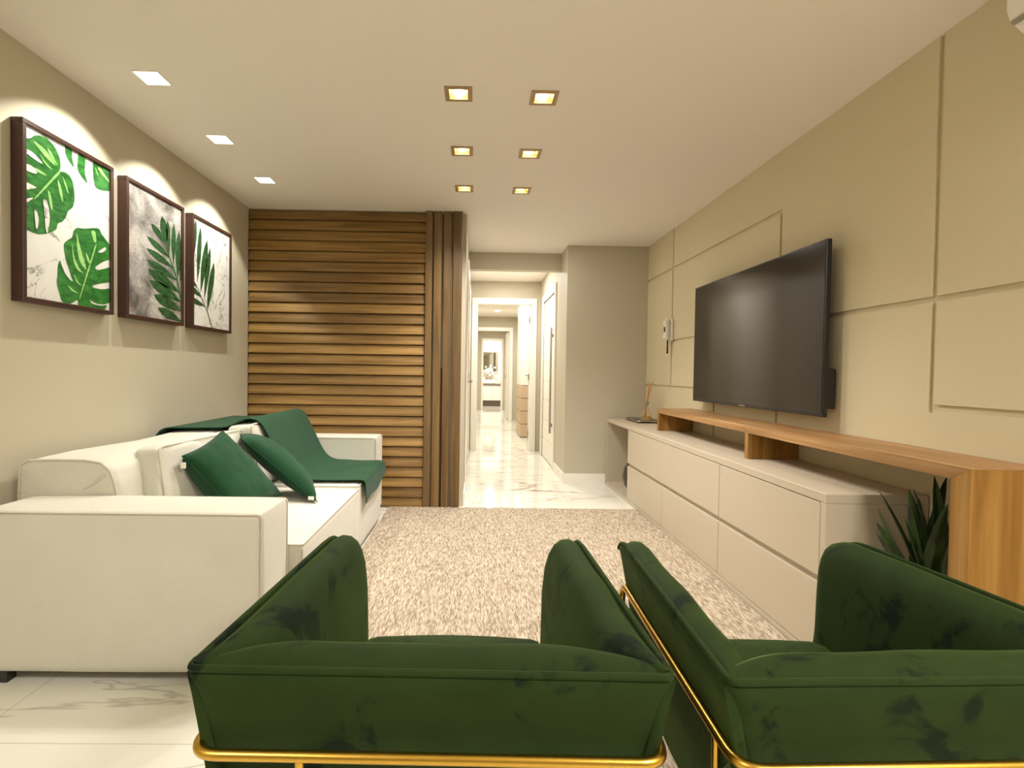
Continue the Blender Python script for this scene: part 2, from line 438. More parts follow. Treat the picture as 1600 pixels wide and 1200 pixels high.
bm = NB(); box(bm, (XL-.12, YB, 0), (XL, YW+.12, H)); struct('wall_left', bm, M['wall'], 'greige wall behind the sofa and the three pictures')
bm = NB(); box(bm, (XL-.12, YB-.12, 0), (XR+.14, YB, H)); struct('wall_back', bm, M['wall'], 'greige wall behind the photographer')
bm = NB(); box(bm, (XL-.12, YW, 0), (CX0, YW+.12, H)); struct('wall_end', bm, M['wall'], 'end wall that carries the slatted wood panel')
# grooved wall behind the television
GV = [(4.815, 1.045, 2.5), (3.11, .0, 2.137), (3.93, .0, 1.05), (2.05, 1.035, 2.5)]           # y, z0, z1
GH = [(2.137, 3.11, 5.6), (1.05, 3.11, 5.6), (1.472, -3.3, 4.815), (1.045, -3.3, 2.05)]       # z, y0, y1
hw = .0115
def ingroove(y, z):
    return any(abs(y-a) < hw and z0-hw < z < z1+hw for a, z0, z1 in GV) or any(abs(z-a) < hw and y0-hw < y < y1+hw for a, y0, y1 in GH)
us = [YB, 5.63] + [a+s for a, _, _ in GV for s in (-hw, hw)] + [e+s for _, a, b in GH for e, s in ((a, -hw), (b, hw)) if YB < e+s < 5.6]
vs = [0, H] + [a+s for a, _, _ in GH for s in (-hw, hw)] + [e+s for _, a, b in GV for e, s in ((a, -hw), (b, hw)) if 0 < e+s < H]
bm = cells(NB(), us, vs, ingroove, lambda y, z, d: (XR+d, y, z), .013)
box(bm, (XR+.03, YB, 0), (XR+.14, 5.63, H))
struct('wall_right', bm, M['wall_groove'], 'greige panelled wall with straight grooves behind the television')
bm = NB(); box(bm, (CX1, 5.51, 0), (XR+.14, 5.63, H)); struct('wall_far', bm, M['wall'], 'short greige wall at the far right beside the corridor mouth')
bm = NB(); box(bm, (CX0-.12, YW+.12, 0), (CX0, 7.75, H)); struct('wall_corridor_left', bm, M['wall'], 'left wall of the corridor')
bm = NB()
box(bm, (CX1, 5.63, 0), (CX1+.12, 6.28, H)); box(bm, (CX1, 7.36, 0), (CX1+.12, 7.75, H)); box(bm, (CX1, 6.28, 2.15), (CX1+.12, 7.36, H))
struct('wall_corridor_right', bm, M['wall'], 'right wall of the corridor around the white door')
bm = NB(); box(bm, (CX0, 5.90, 2.312), (CX1, 6.02, H)); struct('trim_beam', bm, M['wall'], 'greige lintel crossing the corridor ceiling')
# wall with the first doorway (y 7.75), second (12.7), third (16.4)
def doorwall(n, y, x0, x1, top, label, ox0, ox1):
    bm = NB(); box(bm, (ox0, y, 0), (x0, y+.12, H)); box(bm, (x1, y, 0), (ox1, y+.12, H)); box(bm, (x0, y, top), (x1, y+.12, H))
    struct('wall_'+n, bm, M['wall'], label)
doorwall('corridor_end', 7.75, .015, .82, 2.175, 'greige wall around the nearest doorway of the corridor', -.4, 1.5)
doorwall('hall_end', 12.70, .03, .83, 2.175, 'greige wall around the second doorway', -.4, 1.5)
doorwall('bathroom', 16.40, .22, .82, 2.175, 'greige wall around the bathroom doorway', -.4, 1.5)
bm = NB(); box(bm, (-.22, 7.87, 0), (-.12, YE, H)); struct('wall_hall_left', bm, M['wall'], 'left wall of the rooms beyond the corridor')
bm = NB(); box(bm, (1.06, 7.87, 0), (1.18, YE, H)); struct('wall_hall_right', bm, M['wall'], 'right wall of the rooms beyond the corridor')
bm = NB(); box(bm, (-.4, 18.7, 0), (1.5, 18.82, H)); struct('wall_bathroom_end', bm, M['white'], 'white end wall of the bathroom')
# baseboards
bm = NB(); box(bm, (CX1-.015, 5.495, 0), (1.385, 5.5095, .105)); box(bm, (CX1-.015, 5.51, 0), (CX1-.0005, 6.195, .105)); struct('baseboard_far', bm, M['white'], 'white baseboard turning the corner into the corridor')
bm = NB(); box(bm, (XL, YB, 0), (XL+.015, YW-.09, .105)); struct('baseboard_left', bm, M['white'], 'white baseboard behind the sofa')
bm = NB(); box(bm, (CX0, YW+.02, 0), (CX0+.013, 5.02, .105)); struct('baseboard_corridor', bm, M['white'], 'white baseboard on the left corridor wall')

# doors --------------------------------------------------------------
def handle(bm, x, y, z, s, ax='x'):
    if ax == 'x':
        tube(bm, [(x, y, z), (x+s*.045, y, z)], .009); tube(bm, round_path([(x+s*.045, y, z), (x+s*.045, y+.11, z)], .01), .008)
        box(bm, (min(x, x+s*.006), y-.025, z-.08), (max(x, x+s*.006), y+.025, z+.03))
def doorframe(n, y, x0, x1, top, label, w=.085):
    d = thing('door_%d' % n, label, 'door', ((x0+x1)/2, y, 0), kind='structure')
    bm = NB(); t = .02
    box(bm, (x0-w, y-t, 0), (x0, y-.001, top+w), .002, 1); box(bm, (x1, y-t, 0), (x1+w, y-.001, top+w), .002, 1); box(bm, (x0+.0005, y-t, top), (x1-.0005, y-.001, top+w), .002, 1)
    box(bm, (x0-.01, y, 0), (x0+.001, y+.125, top+.005)); box(bm, (x1-.001, y, 0), (x1+.01, y+.125, top+.005)); box(bm, (x0+.0015, y, top-.001), (x1-.0015, y+.125, top+.005))
    obj('door_frame', bm, M['white'], d); return d
d = doorframe(1, 7.75, .027, .808, 2.165, 'white framed doorway at the end of the corridor with its leaf swung open', .088)
bm = NB(); prism(bm, [(.800, 7.90), (.835, 7.896), (.915, 8.652), (.880, 8.656)], 2, .008, 2.15); lf = obj('door_leaf', bm, M['white'], d)
bm = NB(); handle(bm, .868, 8.50, 1.12, -1); obj('door_handle', bm, M['steel'], lf)
for z in (.25, 1.10, 1.95):
    bm = NB(); box(bm, (.79, 7.725, z-.045), (.812, 7.735, z+.045)) if False else box(bm, (.792, 7.86, z-.045), (.803, 7.90, z+.045)); obj('hinge', bm, M['steel'], d)
d = doorframe(2, 12.70, .045, .815, 2.165, 'second white framed doorway seen through the nearer one')
bm = NB(); box(bm, (.775, 12.86, .008), (.812, 13.6, 2.15)); lf = obj('door_leaf', bm, M['white'], d)
bm = NB(); handle(bm, .775, 13.45, 1.08, -1); obj('door_handle', bm, M['steel'], lf)
d = doorframe(3, 16.40, .245, .805, 2.165, 'farthest white doorway that opens on the bathroom', .06)
# white door in the right corridor wall
d = thing('door_4', 'white grooved door with a long grey pull in the right corridor wall', 'door', (CX1, 6.82, 0), kind='structure')
bm = NB(); w = .08
box(bm, (CX1-.018, 6.20, 0), (CX1-.0005, 6.285, 2.23), .002, 1); box(bm, (CX1-.018, 7.355, 0), (CX1-.0005, 7.44, 2.23), .002, 1); box(bm, (CX1-.018, 6.2855, 2.145), (CX1-.0005, 7.3545, 2.23), .002, 1)
obj('door_frame', bm, M['white'], d)
bm = NB(); z = .008
while z < 2.13:
    z1 = min(z+.262, 2.14); box(bm, (CX1+.006, 6.287, z), (CX1+.045, 7.353, z1-.008), .003, 1); z = z1
box(bm, (CX1+.014, 6.287, .008), (CX1+.044, 7.353, 2.14)); lf = obj('door_leaf', bm, M['white'], d)
bm = NB(); box(bm, (CX1-.035, 6.40, .42), (CX1-.018, 6.47, 1.72), .004); box(bm, (CX1-.02, 6.42, .5), (CX1+.008, 6.45, .54)); box(bm, (CX1-.02, 6.42, 1.6), (CX1+.008, 6.45, 1.64)); obj('door_handle', bm, M['steel'], lf)
# closed door in the left corridor wall (mirrored by the television)
def leftdoor(n, y0, y1, label):
    d = thing('door_%d' % n, label, 'door', (CX0, (y0+y1)/2, 0), kind='structure')
    bm = NB(); X = CX0
    box(bm, (X+.0005, y0-.08, 0), (X+.018, y0, 2.23), .002, 1); box(bm, (X+.0005, y1, 0), (X+.018, y1+.08, 2.23), .002, 1); box(bm, (X+.0005, y0+.0005, 2.15), (X+.018, y1-.0005, 2.23), .002, 1)
    obj('door_frame', bm, M['white'], d)
    bm = NB(); box(bm, (X+.001, y0+.002, .008), (X+.010, y1-.002, 2.148), .002, 1); lf = obj('door_leaf', bm, M['white'], d)
    bm = NB(); tube(bm, [(X+.01, y1-.1, 1.05), (X+.05, y1-.1, 1.05)], .009); tube(bm, [(X+.05, y1-.1, 1.05), (X+.05, y1-.22, 1.05)], .008); obj('door_handle', bm, M['steel'], lf)
    for z in (.3, 1.1, 1.9):
        bm = NB(); tube(bm, [(X+.014, y0+.006, z-.05), (X+.014, y0+.006, z+.05)], .007); obj('hinge', bm, M['steel'], d)
leftdoor(5, 5.12, 5.84, 'closed white door in the left corridor wall just before the lintel')
leftdoor(6, 6.22, 6.95, 'closed white door in the left corridor wall beyond the lintel')

# recessed lamps -------------------------------------------------------
gold_labels = ['square gold-lined recessed ceiling lamp, left one of the pair nearest the camera', 'square gold-lined recessed ceiling lamp, right one of the pair nearest the camera',
  'square gold-lined recessed ceiling lamp, left one of the middle pair', 'square gold-lined recessed ceiling lamp, right one of the middle pair',
  'square gold-lined recessed ceiling lamp, left one of the farthest pair', 'square gold-lined recessed ceiling lamp, right one of the farthest pair']
def gold_lamp():
    d = thing('recessed_ceiling_lamp', '', 'ceiling lamp', (0, 0, H), group='gold-lined square downlights in the middle of the ceiling')
    ORG[d.name] = Vector()
    bm = NB()
    for a, b in (((-.066, -.066), (.066, -.044)), ((-.066, .044), (.066, .066)), ((-.066, -.044), (-.044, .044)), ((.044, -.044), (.066, .044))):
        box(bm, (a[0], a[1], -.005), (b[0], b[1], .003))
    obj('lamp_rim', bm, M['goldrim'], d)
    bm = NB()
    r0, r1, hh = .045, .034, .055
    A = [bm.verts.new((sx*r0, sy*r0, -.003)) for sx, sy in ((-1, -1), (1, -1), (1, 1), (-1, 1))]; B = [bm.verts.new((sx*r1, sy*r1, hh)) for sx, sy in ((-1, -1), (1, -1), (1, 1), (-1, 1))]
    for k in range(4): bm.faces.new((A[k], B[k], B[(k+1) % 4], A[(k+1) % 4]))
    bm.faces.new(B); box(bm, (-.045, -.045, hh+.002), (.045, .045, hh+.01)); obj('reflector', bm, M['gold'], d, recalc=False)
    bm = NB(); lathe(bm, [(.012, hh-.002), (.026, hh-.012), (.027, hh-.026), (.020, hh-.034), (.004, hh-.037)], (0, 0, 0), 20); obj('bulb', bm, M['bulb'], d, smooth=True)
    return d
g0 = gold_lamp()
for i, (x, y) in enumerate(GOLD_SPOTS):
    g = g0 if i == 0 else copy_tree(g0)
    g.location = (x, y, H); g['label'] = gold_labels[i]
    lamp('SPOT', 'downlight_beam', (x, y, H-.006), 36, WARM, spot_size=R(132), spot_blend=1.0, shadow_soft_size=.03)
art_labels = ['bright white square ceiling lamp over the near monstera picture', 'bright white square ceiling lamp over the middle silver palm picture', 'bright white square ceiling lamp over the far white palm picture']
def art_lamp():
    d = thing('recessed_wall_washer', '', 'ceiling lamp', (0, 0, H), group='white square lamps along the picture wall'); ORG[d.name] = Vector()
    bm = NB()
    for a, b in (((-.063, -.063), (.063, -.054)), ((-.063, .054), (.063, .063)), ((-.063, -.054), (-.054, .054)), ((.054, -.054), (.063, .054))):
        box(bm, (a[0], a[1], -.003), (b[0], b[1], .003))
    obj('lamp_rim', bm, M['white'], d)
    bm = NB(); box(bm, (-.056, -.056, .004), (.056, .056, .012)); obj('diffuser', bm, M['diffuser'], d)
    bm = NB(); box(bm, (-.057, -.057, .013), (.057, .057, .06)); obj('lamp_housing', bm, M['white'], d)
    return d
a0 = art_lamp()
for i, (x, y) in enumerate(ART_SPOTS):
    g = a0 if i == 0 else copy_tree(a0)
    g.location = (x, y, H); g['label'] = art_labels[i]
    lamp('SPOT', 'picture_beam', (x, y, H-.012), 20, (1.0, .99, .88), rot=(0, R(20), 0), spot_size=R(100), spot_blend=.3, shadow_soft_size=.012)
# small round lamp in the hall
bm = NB(); lathe(bm, [(.05, H-.012), (.05, H-.001)], (.46, 11.42, 0), 24); tag(obj('hall_ceiling_lamp', bm, emis('hall_lamp_glow', (255, 245, 230), 12)), 'small round ceiling lamp seen through the first doorway', 'ceiling lamp')

# slatted panel ----------------------------------------------------------
p = 2.5/29; x0, x1 = XL+.003, -.432
poly = [(YW-.001, .012)]
for k in range(29):
    z = .0 + k*p
    poly += [(4.440, z+.004), (4.442, z+.020), (4.458, z+p-.006), (4.474, z+p-.001)]
poly += [(YW-.001, 2.498)]
d = thing('slatted_wood_panel', 'walnut panel of horizontal overlapping boards covering the end wall', 'wall panel', (-1.17, YW, 0))
bm = NB(); prism(bm, poly, 0, x0, x1); bmesh.ops.triangulate(bm, faces=[f for f in bm.faces if len(f.verts) > 4]); obj('horizontal_boards', bm, M['slat_h'], d)
d = thing('vertical_slat_column', 'four upright walnut slats closing the right edge of the wooden panel', 'wall panel', (-.28, 4.44, 0))
bm = NB(); box(bm, (-.430, 4.478, .0), (-.125, YW-.001, 2.499)); obj('backing_board', bm, M['lacquer_dark'], d)
sl = [(-.430, -.374), (-.360, -.294), (-.278, -.214), (-.200, -.125)]
for a, b in sl:
    bm = NB(); box(bm, (a, 4.418, .004), (b, 4.476, 2.499), .004, 2); obj('vertical_slat', bm, M['slat_v'], d)
bm = NB(); box(bm, (-.2935, 4.452, .004), (-.2785, 4.479, 1.19)); obj('dark_slot', bm, M['darkwood'], d)

# ================================================================== PICTURES
ART = {'leafA':[(2.2038,2.0921),(2.2411,2.1066),(2.2531,2.1219),(2.2799,2.1378),(2.3198,2.1455),(2.3559,2.1322),(2.3824,2.1097),(2.3985,2.0781),(2.3995,2.0443),(2.3902,2.0259),(2.4259,2.0373),(2.4541,2.0305),(2.4713,2.006),(2.4799,1.9649),(2.4827,1.9304),(2.4709,1.8913),(2.4394,1.864),(2.4308,1.8354),(2.4085,1.8073),(2.3812,1.7932),(2.3757,1.764),(2.3439,1.7428),(2.313,1.7284),(2.278,1.7172),(2.2488,1.7176),(2.2251,1.7213),(2.1996,1.7203)],'slitsA':[[(2.2036,2.0529),(2.2504,2.0528),(2.3042,2.0239),(2.2793,2.0223),(2.2408,2.0289),(2.2035,2.0372)],[(2.2033,1.9902),(2.2453,1.9948),(2.2742,1.9725),(2.25,1.9646),(2.2031,1.9647)],[(2.2029,1.9156),(2.2355,1.9154),(2.2715,1.9121),(2.2449,1.8988),(2.2027,1.8783)],[(2.2025,1.837),(2.2305,1.856),(2.2543,1.8647),(2.221,1.8351),(2.2024,1.8252)],[(2.2985,1.8744),(2.3187,1.8769),(2.3299,1.8473),(2.3364,1.7993),(2.3284,1.7512),(2.3207,1.7304),(2.3121,1.7509),(2.3058,1.8233)],[(2.2541,1.8176),(2.2686,1.812),(2.2783,1.7824),(2.2732,1.7444),(2.2634,1.7344),(2.2573,1.7763)]],'ribsA':[[(2.2519,1.8591),(2.2591,1.8574),(2.4038,2.0289),(2.3875,2.0291)],[(2.2435,2.1056),(2.3196,2.0918),(2.3821,2.0334),(2.2993,2.067)],[(2.3197,2.1083),(2.3505,2.0881),(2.3875,2.044),(2.3504,2.0588)],[(2.2795,2.0669),(2.3194,2.034),(2.3608,2.0168),(2.3143,2.0238)],[(2.324,1.9283),(2.3446,1.9063),(2.3548,1.8383),(2.3392,1.8502)],[(2.3766,1.9974),(2.4035,1.956),(2.4143,1.8909),(2.3925,1.9181)],[(2.4038,2.0203),(2.4313,1.983),(2.4481,1.9366),(2.4257,1.9637)],[(2.2217,1.9876),(2.2792,1.9939),(2.3294,1.98),(2.2791,1.9776)]],'leafB':[(2.4165,1.7145),(2.4475,1.7396),(2.4676,1.7535),(2.4735,1.786),(2.4941,1.8049),(2.5362,1.811),(2.5798,1.8257),(2.6381,1.8421),(2.6581,1.8166),(2.675,1.8066),(2.6991,1.7886),(2.7271,1.7662),(2.7271,1.7099),(2.6579,1.6783),(2.6083,1.6422),(2.6246,1.6313),(2.6714,1.6476),(2.727,1.6683),(2.727,1.5909),(2.651,1.5721),(2.5888,1.55),(2.6048,1.5409),(2.6577,1.5422),(2.7269,1.5604),(2.7269,1.4892),(2.6712,1.4688),(2.6177,1.4676),(2.5696,1.4821),(2.5918,1.4618),(2.6442,1.4591),(2.6987,1.4709),(2.6848,1.4473),(2.6576,1.4369),(2.6111,1.4338),(2.5663,1.4368),(2.502,1.4344),(2.5003,1.4724),(2.4872,1.4639),(2.458,1.4467),(2.4295,1.4385),(2.4018,1.4522),(2.3909,1.4852),(2.3802,1.5092),(2.3749,1.5382),(2.3804,1.5563),(2.3822,1.6079),(2.3942,1.6361),(2.4051,1.6082),(2.4244,1.5773),(2.4526,1.554),(2.4728,1.5486),(2.4613,1.5666),(2.447,1.6035),(2.4302,1.6351),(2.4191,1.6761)],'slitsB':[[(2.6247,1.7208),(2.6784,1.7595),(2.6887,1.7499),(2.658,1.7237)]],'ribsB':[[(2.5051,1.4731),(2.5123,1.4741),(2.6248,1.7609),(2.6117,1.7577)],[(2.4882,1.7944),(2.5177,1.7077),(2.5481,1.6417),(2.5542,1.6154),(2.5115,1.6432),(2.4938,1.7022)],[(2.4618,1.7388),(2.4761,1.6625),(2.5115,1.6117),(2.5418,1.5993),(2.4935,1.6037),(2.4673,1.6518)],[(2.5798,1.8146),(2.6119,1.8232),(2.6215,1.7695),(2.6053,1.7608)],[(2.47,1.5947),(2.4934,1.5589),(2.5233,1.5369),(2.4875,1.5489)],[(2.4355,1.5313),(2.4698,1.5104),(2.5051,1.4979),(2.4582,1.5042)],[(2.5483,1.7057),(2.5732,1.6745),(2.5794,1.6434),(2.5544,1.6704)]],'leafC':[[(2.4235,2.157),(2.4262,2.1194),(2.4486,2.0938),(2.4802,2.0733),(2.4658,2.1182),(2.4688,2.1567)],[(2.504,2.1581),(2.4978,2.0778),(2.5247,2.0522),(2.5664,2.0301),(2.543,2.0771),(2.5524,2.1578)],[(2.5964,2.1573),(2.5995,2.0891),(2.6123,2.0333),(2.6585,2.0329),(2.731,2.0544),(2.7311,2.1723),(2.652,2.1654)]],'ribsC':[[(2.6386,2.146),(2.7134,2.0978),(2.7064,2.0904),(2.6255,2.1269)],[(2.6092,2.1392),(2.6386,2.0943),(2.6189,2.1057)]],'blades2':[[(3.0573,1.984),(3.0647,1.9627),(3.0789,1.9461),(3.0979,1.9325),(3.121,1.9215),(3.1476,1.9123),(3.1767,1.9044),(3.2072,1.8969),(3.1931,1.9153),(3.1783,1.933),(3.1616,1.9492),(3.142,1.9631),(3.1187,1.974),(3.0911,1.9815)],[(3.1597,2.0546),(3.1462,2.0248),(3.1433,1.9995),(3.1477,1.9769),(3.158,1.9564),(3.1732,1.9376),(3.1915,1.9196),(3.2113,1.9019),(3.2163,1.9284),(3.22,1.9546),(3.2206,1.9797),(3.2164,2.003),(3.2059,2.0237),(3.1881,2.0414)],[(3.2178,2.0517),(3.2076,2.0188),(3.2039,1.9879),(3.2046,1.9584),(3.2089,1.9299),(3.2161,1.9021),(3.2251,1.8746),(3.235,1.8471),(3.2399,1.8784),(3.2441,1.9096),(3.2465,1.9404),(3.2459,1.9703),(3.2417,1.9992),(3.233,2.0265)],[(3.0207,1.9007),(3.0398,1.8807),(3.0648,1.8655),(3.0942,1.8535),(3.1276,1.8441),(3.1643,1.8367),(3.2037,1.8306),(3.2448,1.825),(3.2178,1.8424),(3.1906,1.8589),(3.1621,1.8737),(3.1315,1.8859),(3.0983,1.895),(3.0618,1.9004)],[(3.2837,2.0503),(3.2684,2.0095),(3.2607,1.9709),(3.2581,1.9337),(3.2599,1.8975),(3.265,1.862),(3.2722,1.8269),(3.2803,1.7917),(3.2895,1.8305),(3.2978,1.8693),(3.304,1.9078),(3.3068,1.9455),(3.3052,1.9822),(3.2983,2.0174)],[(3.0147,1.8316),(3.0404,1.8122),(3.072,1.7982),(3.1081,1.7878),(3.1482,1.7803),(3.192,1.7752),(3.2387,1.7716),(3.2876,1.7685),(3.2524,1.785),(3.2174,1.8003),(3.1814,1.8137),(3.1438,1.8243),(3.1039,1.8313),(3.0614,1.8343)],[(3.3393,2.012),(3.3178,1.9652),(3.3067,1.9213),(3.3025,1.8791),(3.304,1.8382),(3.3098,1.798),(3.3185,1.7582),(3.3285,1.7183),(3.3417,1.7623),(3.3537,1.8064),(3.3628,1.8502),(3.3675,1.8932),(3.3662,1.9349),(3.3579,1.9749)],[(3.0172,1.7682),(3.0458,1.7464),(3.0811,1.7308),(3.1216,1.7195),(3.167,1.7117),(3.2166,1.7067),(3.2698,1.7036),(3.3257,1.7012),(3.2857,1.7197),(3.2459,1.7368),(3.2052,1.7516),(3.1626,1.763),(3.1176,1.7702),(3.0697,1.7726)],[(3.0295,1.7179),(3.0549,1.6898),(3.0894,1.6697),(3.1308,1.6549),(3.1785,1.6447),(3.2319,1.638),(3.2898,1.6336),(3.3512,1.6301),(3.3122,1.6541),(3.2731,1.6764),(3.2322,1.6956),(3.1883,1.7105),(3.1405,1.7199),(3.0883,1.7232)],[(3.0455,1.6563),(3.0708,1.6282),(3.1052,1.6084),(3.1465,1.5942),(3.1941,1.5848),(3.2474,1.579),(3.3052,1.5757),(3.3664,1.5734),(3.3277,1.597),(3.2887,1.6189),(3.2479,1.6377),(3.2042,1.652),(3.1565,1.6607),(3.1043,1.663)],[(3.0831,1.5819),(3.1059,1.5556),(3.1372,1.5379),(3.1747,1.5259),(3.2181,1.5188),(3.2665,1.5155),(3.3189,1.5148),(3.3742,1.5152),(3.3396,1.5363),(3.3047,1.5558),(3.268,1.5722),(3.2284,1.5842),(3.185,1.5907),(3.1373,1.5908)],[(3.1216,1.5095),(3.1427,1.4873),(3.1707,1.4719),(3.2037,1.4612),(3.2413,1.4543),(3.2829,1.4504),(3.3276,1.4485),(3.3745,1.4475),(3.3441,1.4655),(3.3134,1.4822),(3.2814,1.4965),(3.2469,1.5074),(3.2093,1.5138),(3.1681,1.5152)],[(3.3803,1.8881),(3.3628,1.8583),(3.3526,1.8301),(3.3472,1.8027),(3.3457,1.7761),(3.3473,1.7499),(3.3509,1.7239),(3.3554,1.698),(3.367,1.7261),(3.3777,1.7542),(3.3866,1.7823),(3.3923,1.8099),(3.394,1.837),(3.3907,1.8632)]],'blades3':[[(3.5382,2.1488),(3.5216,2.1074),(3.5119,2.068),(3.5068,2.0298),(3.5055,1.9926),(3.5071,1.9559),(3.5105,1.9197),(3.5148,1.8834),(3.5258,1.9227),(3.536,1.962),(3.5443,2.0012),(3.5498,2.0398),(3.5513,2.0775),(3.5482,2.1141)],[(3.5977,2.1168),(3.5756,2.057),(3.5622,1.9998),(3.5547,1.9442),(3.552,1.8896),(3.5529,1.8358),(3.5563,1.7822),(3.5606,1.7286),(3.5756,1.7852),(3.5896,1.8421),(3.6013,1.8989),(3.6092,1.9552),(3.6122,2.0107),(3.6093,2.0649)],[(3.6864,2.0494),(3.6513,1.99),(3.6283,1.9334),(3.6132,1.8787),(3.6048,1.8252),(3.6013,1.7725),(3.601,1.7202),(3.6021,1.668),(3.6269,1.7228),(3.6506,1.7782),(3.6714,1.8339),(3.6872,1.8894),(3.6963,1.9443),(3.6974,1.998)],[(3.7289,2.0043),(3.6984,1.9467),(3.6779,1.8915),(3.6641,1.8377),(3.6558,1.785),(3.6516,1.7329),(3.6501,1.6811),(3.6497,1.6295),(3.6716,1.6831),(3.6926,1.7373),(3.7111,1.7917),(3.7255,1.8461),(3.7344,1.9),(3.7366,1.953)],[(3.7822,1.913),(3.7458,1.857),(3.7216,1.8034),(3.7054,1.7512),(3.6958,1.7001),(3.6912,1.6495),(3.6898,1.5992),(3.6897,1.5489),(3.7156,1.6007),(3.7405,1.653),(3.7624,1.7058),(3.7794,1.7586),(3.7897,1.8112),(3.792,1.8629)],[(3.4668,1.743),(3.4717,1.7313),(3.4809,1.7222),(3.4932,1.7148),(3.5081,1.7088),(3.525,1.704),(3.5434,1.6998),(3.5625,1.6959),(3.5536,1.7059),(3.5443,1.7154),(3.5337,1.7241),(3.5212,1.7317),(3.5063,1.7376),(3.4886,1.7417)],[(3.4511,1.6971),(3.4615,1.6806),(3.4781,1.6683),(3.499,1.6587),(3.5237,1.6515),(3.5514,1.6461),(3.5814,1.6418),(3.6126,1.6379),(3.5959,1.6517),(3.5785,1.6648),(3.5596,1.6765),(3.5381,1.6862),(3.5134,1.6933),(3.485,1.6974)],[(3.4356,1.6171),(3.4562,1.6018),(3.4819,1.5917),(3.5114,1.5853),(3.5442,1.5819),(3.5799,1.5809),(3.6177,1.5815),(3.6571,1.5828),(3.6296,1.5944),(3.602,1.6052),(3.5733,1.6142),(3.543,1.6206),(3.5103,1.6238),(3.475,1.6231)]],'stem2':[(3.2072,1.9009),(3.2448,1.825),(3.289,1.7688),(3.3286,1.7017),(3.3557,1.6308),(3.3741,1.549),(3.368,1.5483),(3.3437,1.629),(3.3168,1.6997),(3.279,1.7669),(3.2364,1.8232),(3.2004,1.8992)],'stem3':[(3.5574,1.6969),(3.6535,1.5842),(3.6897,1.5489),(3.7552,1.4414),(3.7628,1.442),(3.697,1.5498),(3.6606,1.5851),(3.5642,1.698)]}
def flatpoly(bm, pts, x, clip):
    """a thin printed shape at depth x, clipped to the picture's opening"""
    y0, y1, z0, z1 = clip
    def cl(ps, ax, lim, keep_greater):
        out = []
        for a, b in zip(ps, ps[1:]+ps[:1]):
            ia = (a[ax] >= lim) == keep_greater; ib = (b[ax] >= lim) == keep_greater
            if ia: out.append(a)
            if ia != ib:
                t = (lim-a[ax])/(b[ax]-a[ax]); out.append((a[0]+(b[0]-a[0])*t, a[1]+(b[1]-a[1])*t))
        return out
    for ax, lim, kg in ((0, y0, True), (0, y1, False), (1, z0, True), (1, z1, False)):
        if len(pts) > 2: pts = cl(pts, ax, lim, kg)
    pts = [q for i, q in enumerate(pts) if abs(q[0]-pts[i-1][0])+abs(q[1]-pts[i-1][1]) > 1e-5]
    if len(pts) < 3: return
    t = NB(); f = t.faces.new([t.verts.new((x, a, b)) for a, b in pts]); f.normal_update(); bmesh.ops.triangulate(t, faces=[f], ngon_method='EAR_CLIP')
    for fc in t.faces:
        if fc.normal.x < 0: fc.normal_flip()
    merge(bm, t)
def smoothpts(pts, it=2):
    for _ in range(it):
        o = []
        for a, b in zip(pts, pts[1:]+pts[:1]):
            o += [(a[0]*.8+b[0]*.2, a[1]*.8+b[1]*.2), (a[0]*.2+b[0]*.8, a[1]*.2+b[1]*.8)]
        pts = o
    return pts
def picture(y0, y1, label, bg, shapes):
    z0, z1, b = 1.423, 2.173, .020
    d = thing('framed_picture', label, 'picture', (XL, (y0+y1)/2, z0), group='three framed leaf pictures')
    bm = NB()
    for a, c in (((y0, z0), (y1, z0+b)), ((y0, z1-b), (y1, z1)), ((y0, z0+b), (y0+b, z1-b)), ((y1-b, z0+b), (y1, z1-b))):
        box(bm, (XL+.001, a[0], a[1]), (-1.863, c[0], c[1]), .0015, 1)
    obj('picture_frame', bm, M['frame'], d)
    bm = NB(); box(bm, (XL+.01, y0+b, z0+b), (-1.874, y1-b, z1-b)); obj('print', bm, bg, d)
    clip = (y0+b+.0005, y1-b-.0005, z0+b+.0005, z1-b-.0005)
    for nm, ps, mat, x, sm in shapes:
        for s in ps:
            bm = NB(); flatpoly(bm, smoothpts(s, sm), x, clip)
            if bm.verts: obj(nm, bm, mat, d, recalc=False)
picture(2.190, 2.733, 'dark framed print of big green monstera leaves on white marble, nearest the camera', M['print_marble'],
  [('printed_leaf', [ART['leafA'], ART['leafB']] + ART['leafC'], M['leaf'], -1.8730, 1), ('printed_rib', ART['ribsA']+ART['ribsB']+ART['ribsC'], M['leaf_light'], -1.8718, 2),
   ('printed_gap', ART['slitsA']+ART['slitsB'], M['print_marble'], -1.8706, 1)])
picture(2.832, 3.384, 'dark framed print of a palm frond on mottled silver, in the middle of three', M['print_silver'],
  [('printed_leaflet', ART['blades2'], M['leaf_dark'], -1.8730, 0), ('printed_stem', [ART['stem2']], M['leaf'], -1.8718, 0)])
picture(3.484, 4.034, 'dark framed print of a thin palm frond on white marble, nearest the slatted panel', M['print_marble'],
  [('printed_leaflet', ART['blades3'], M['leaf_dark'], -1.8730, 0), ('printed_stem', [ART['stem3']], M['leaf_dark'], -1.8718, 0)])

# ================================================================== RUG
bm = NB(); box(bm, (-.715, 1.0, .0005), (1.384, 4.425, .012), .003, 1)
tag(obj('rug', bm, M['rug']), 'large beige looped rug between the sofa and the low cabinet', 'rug')

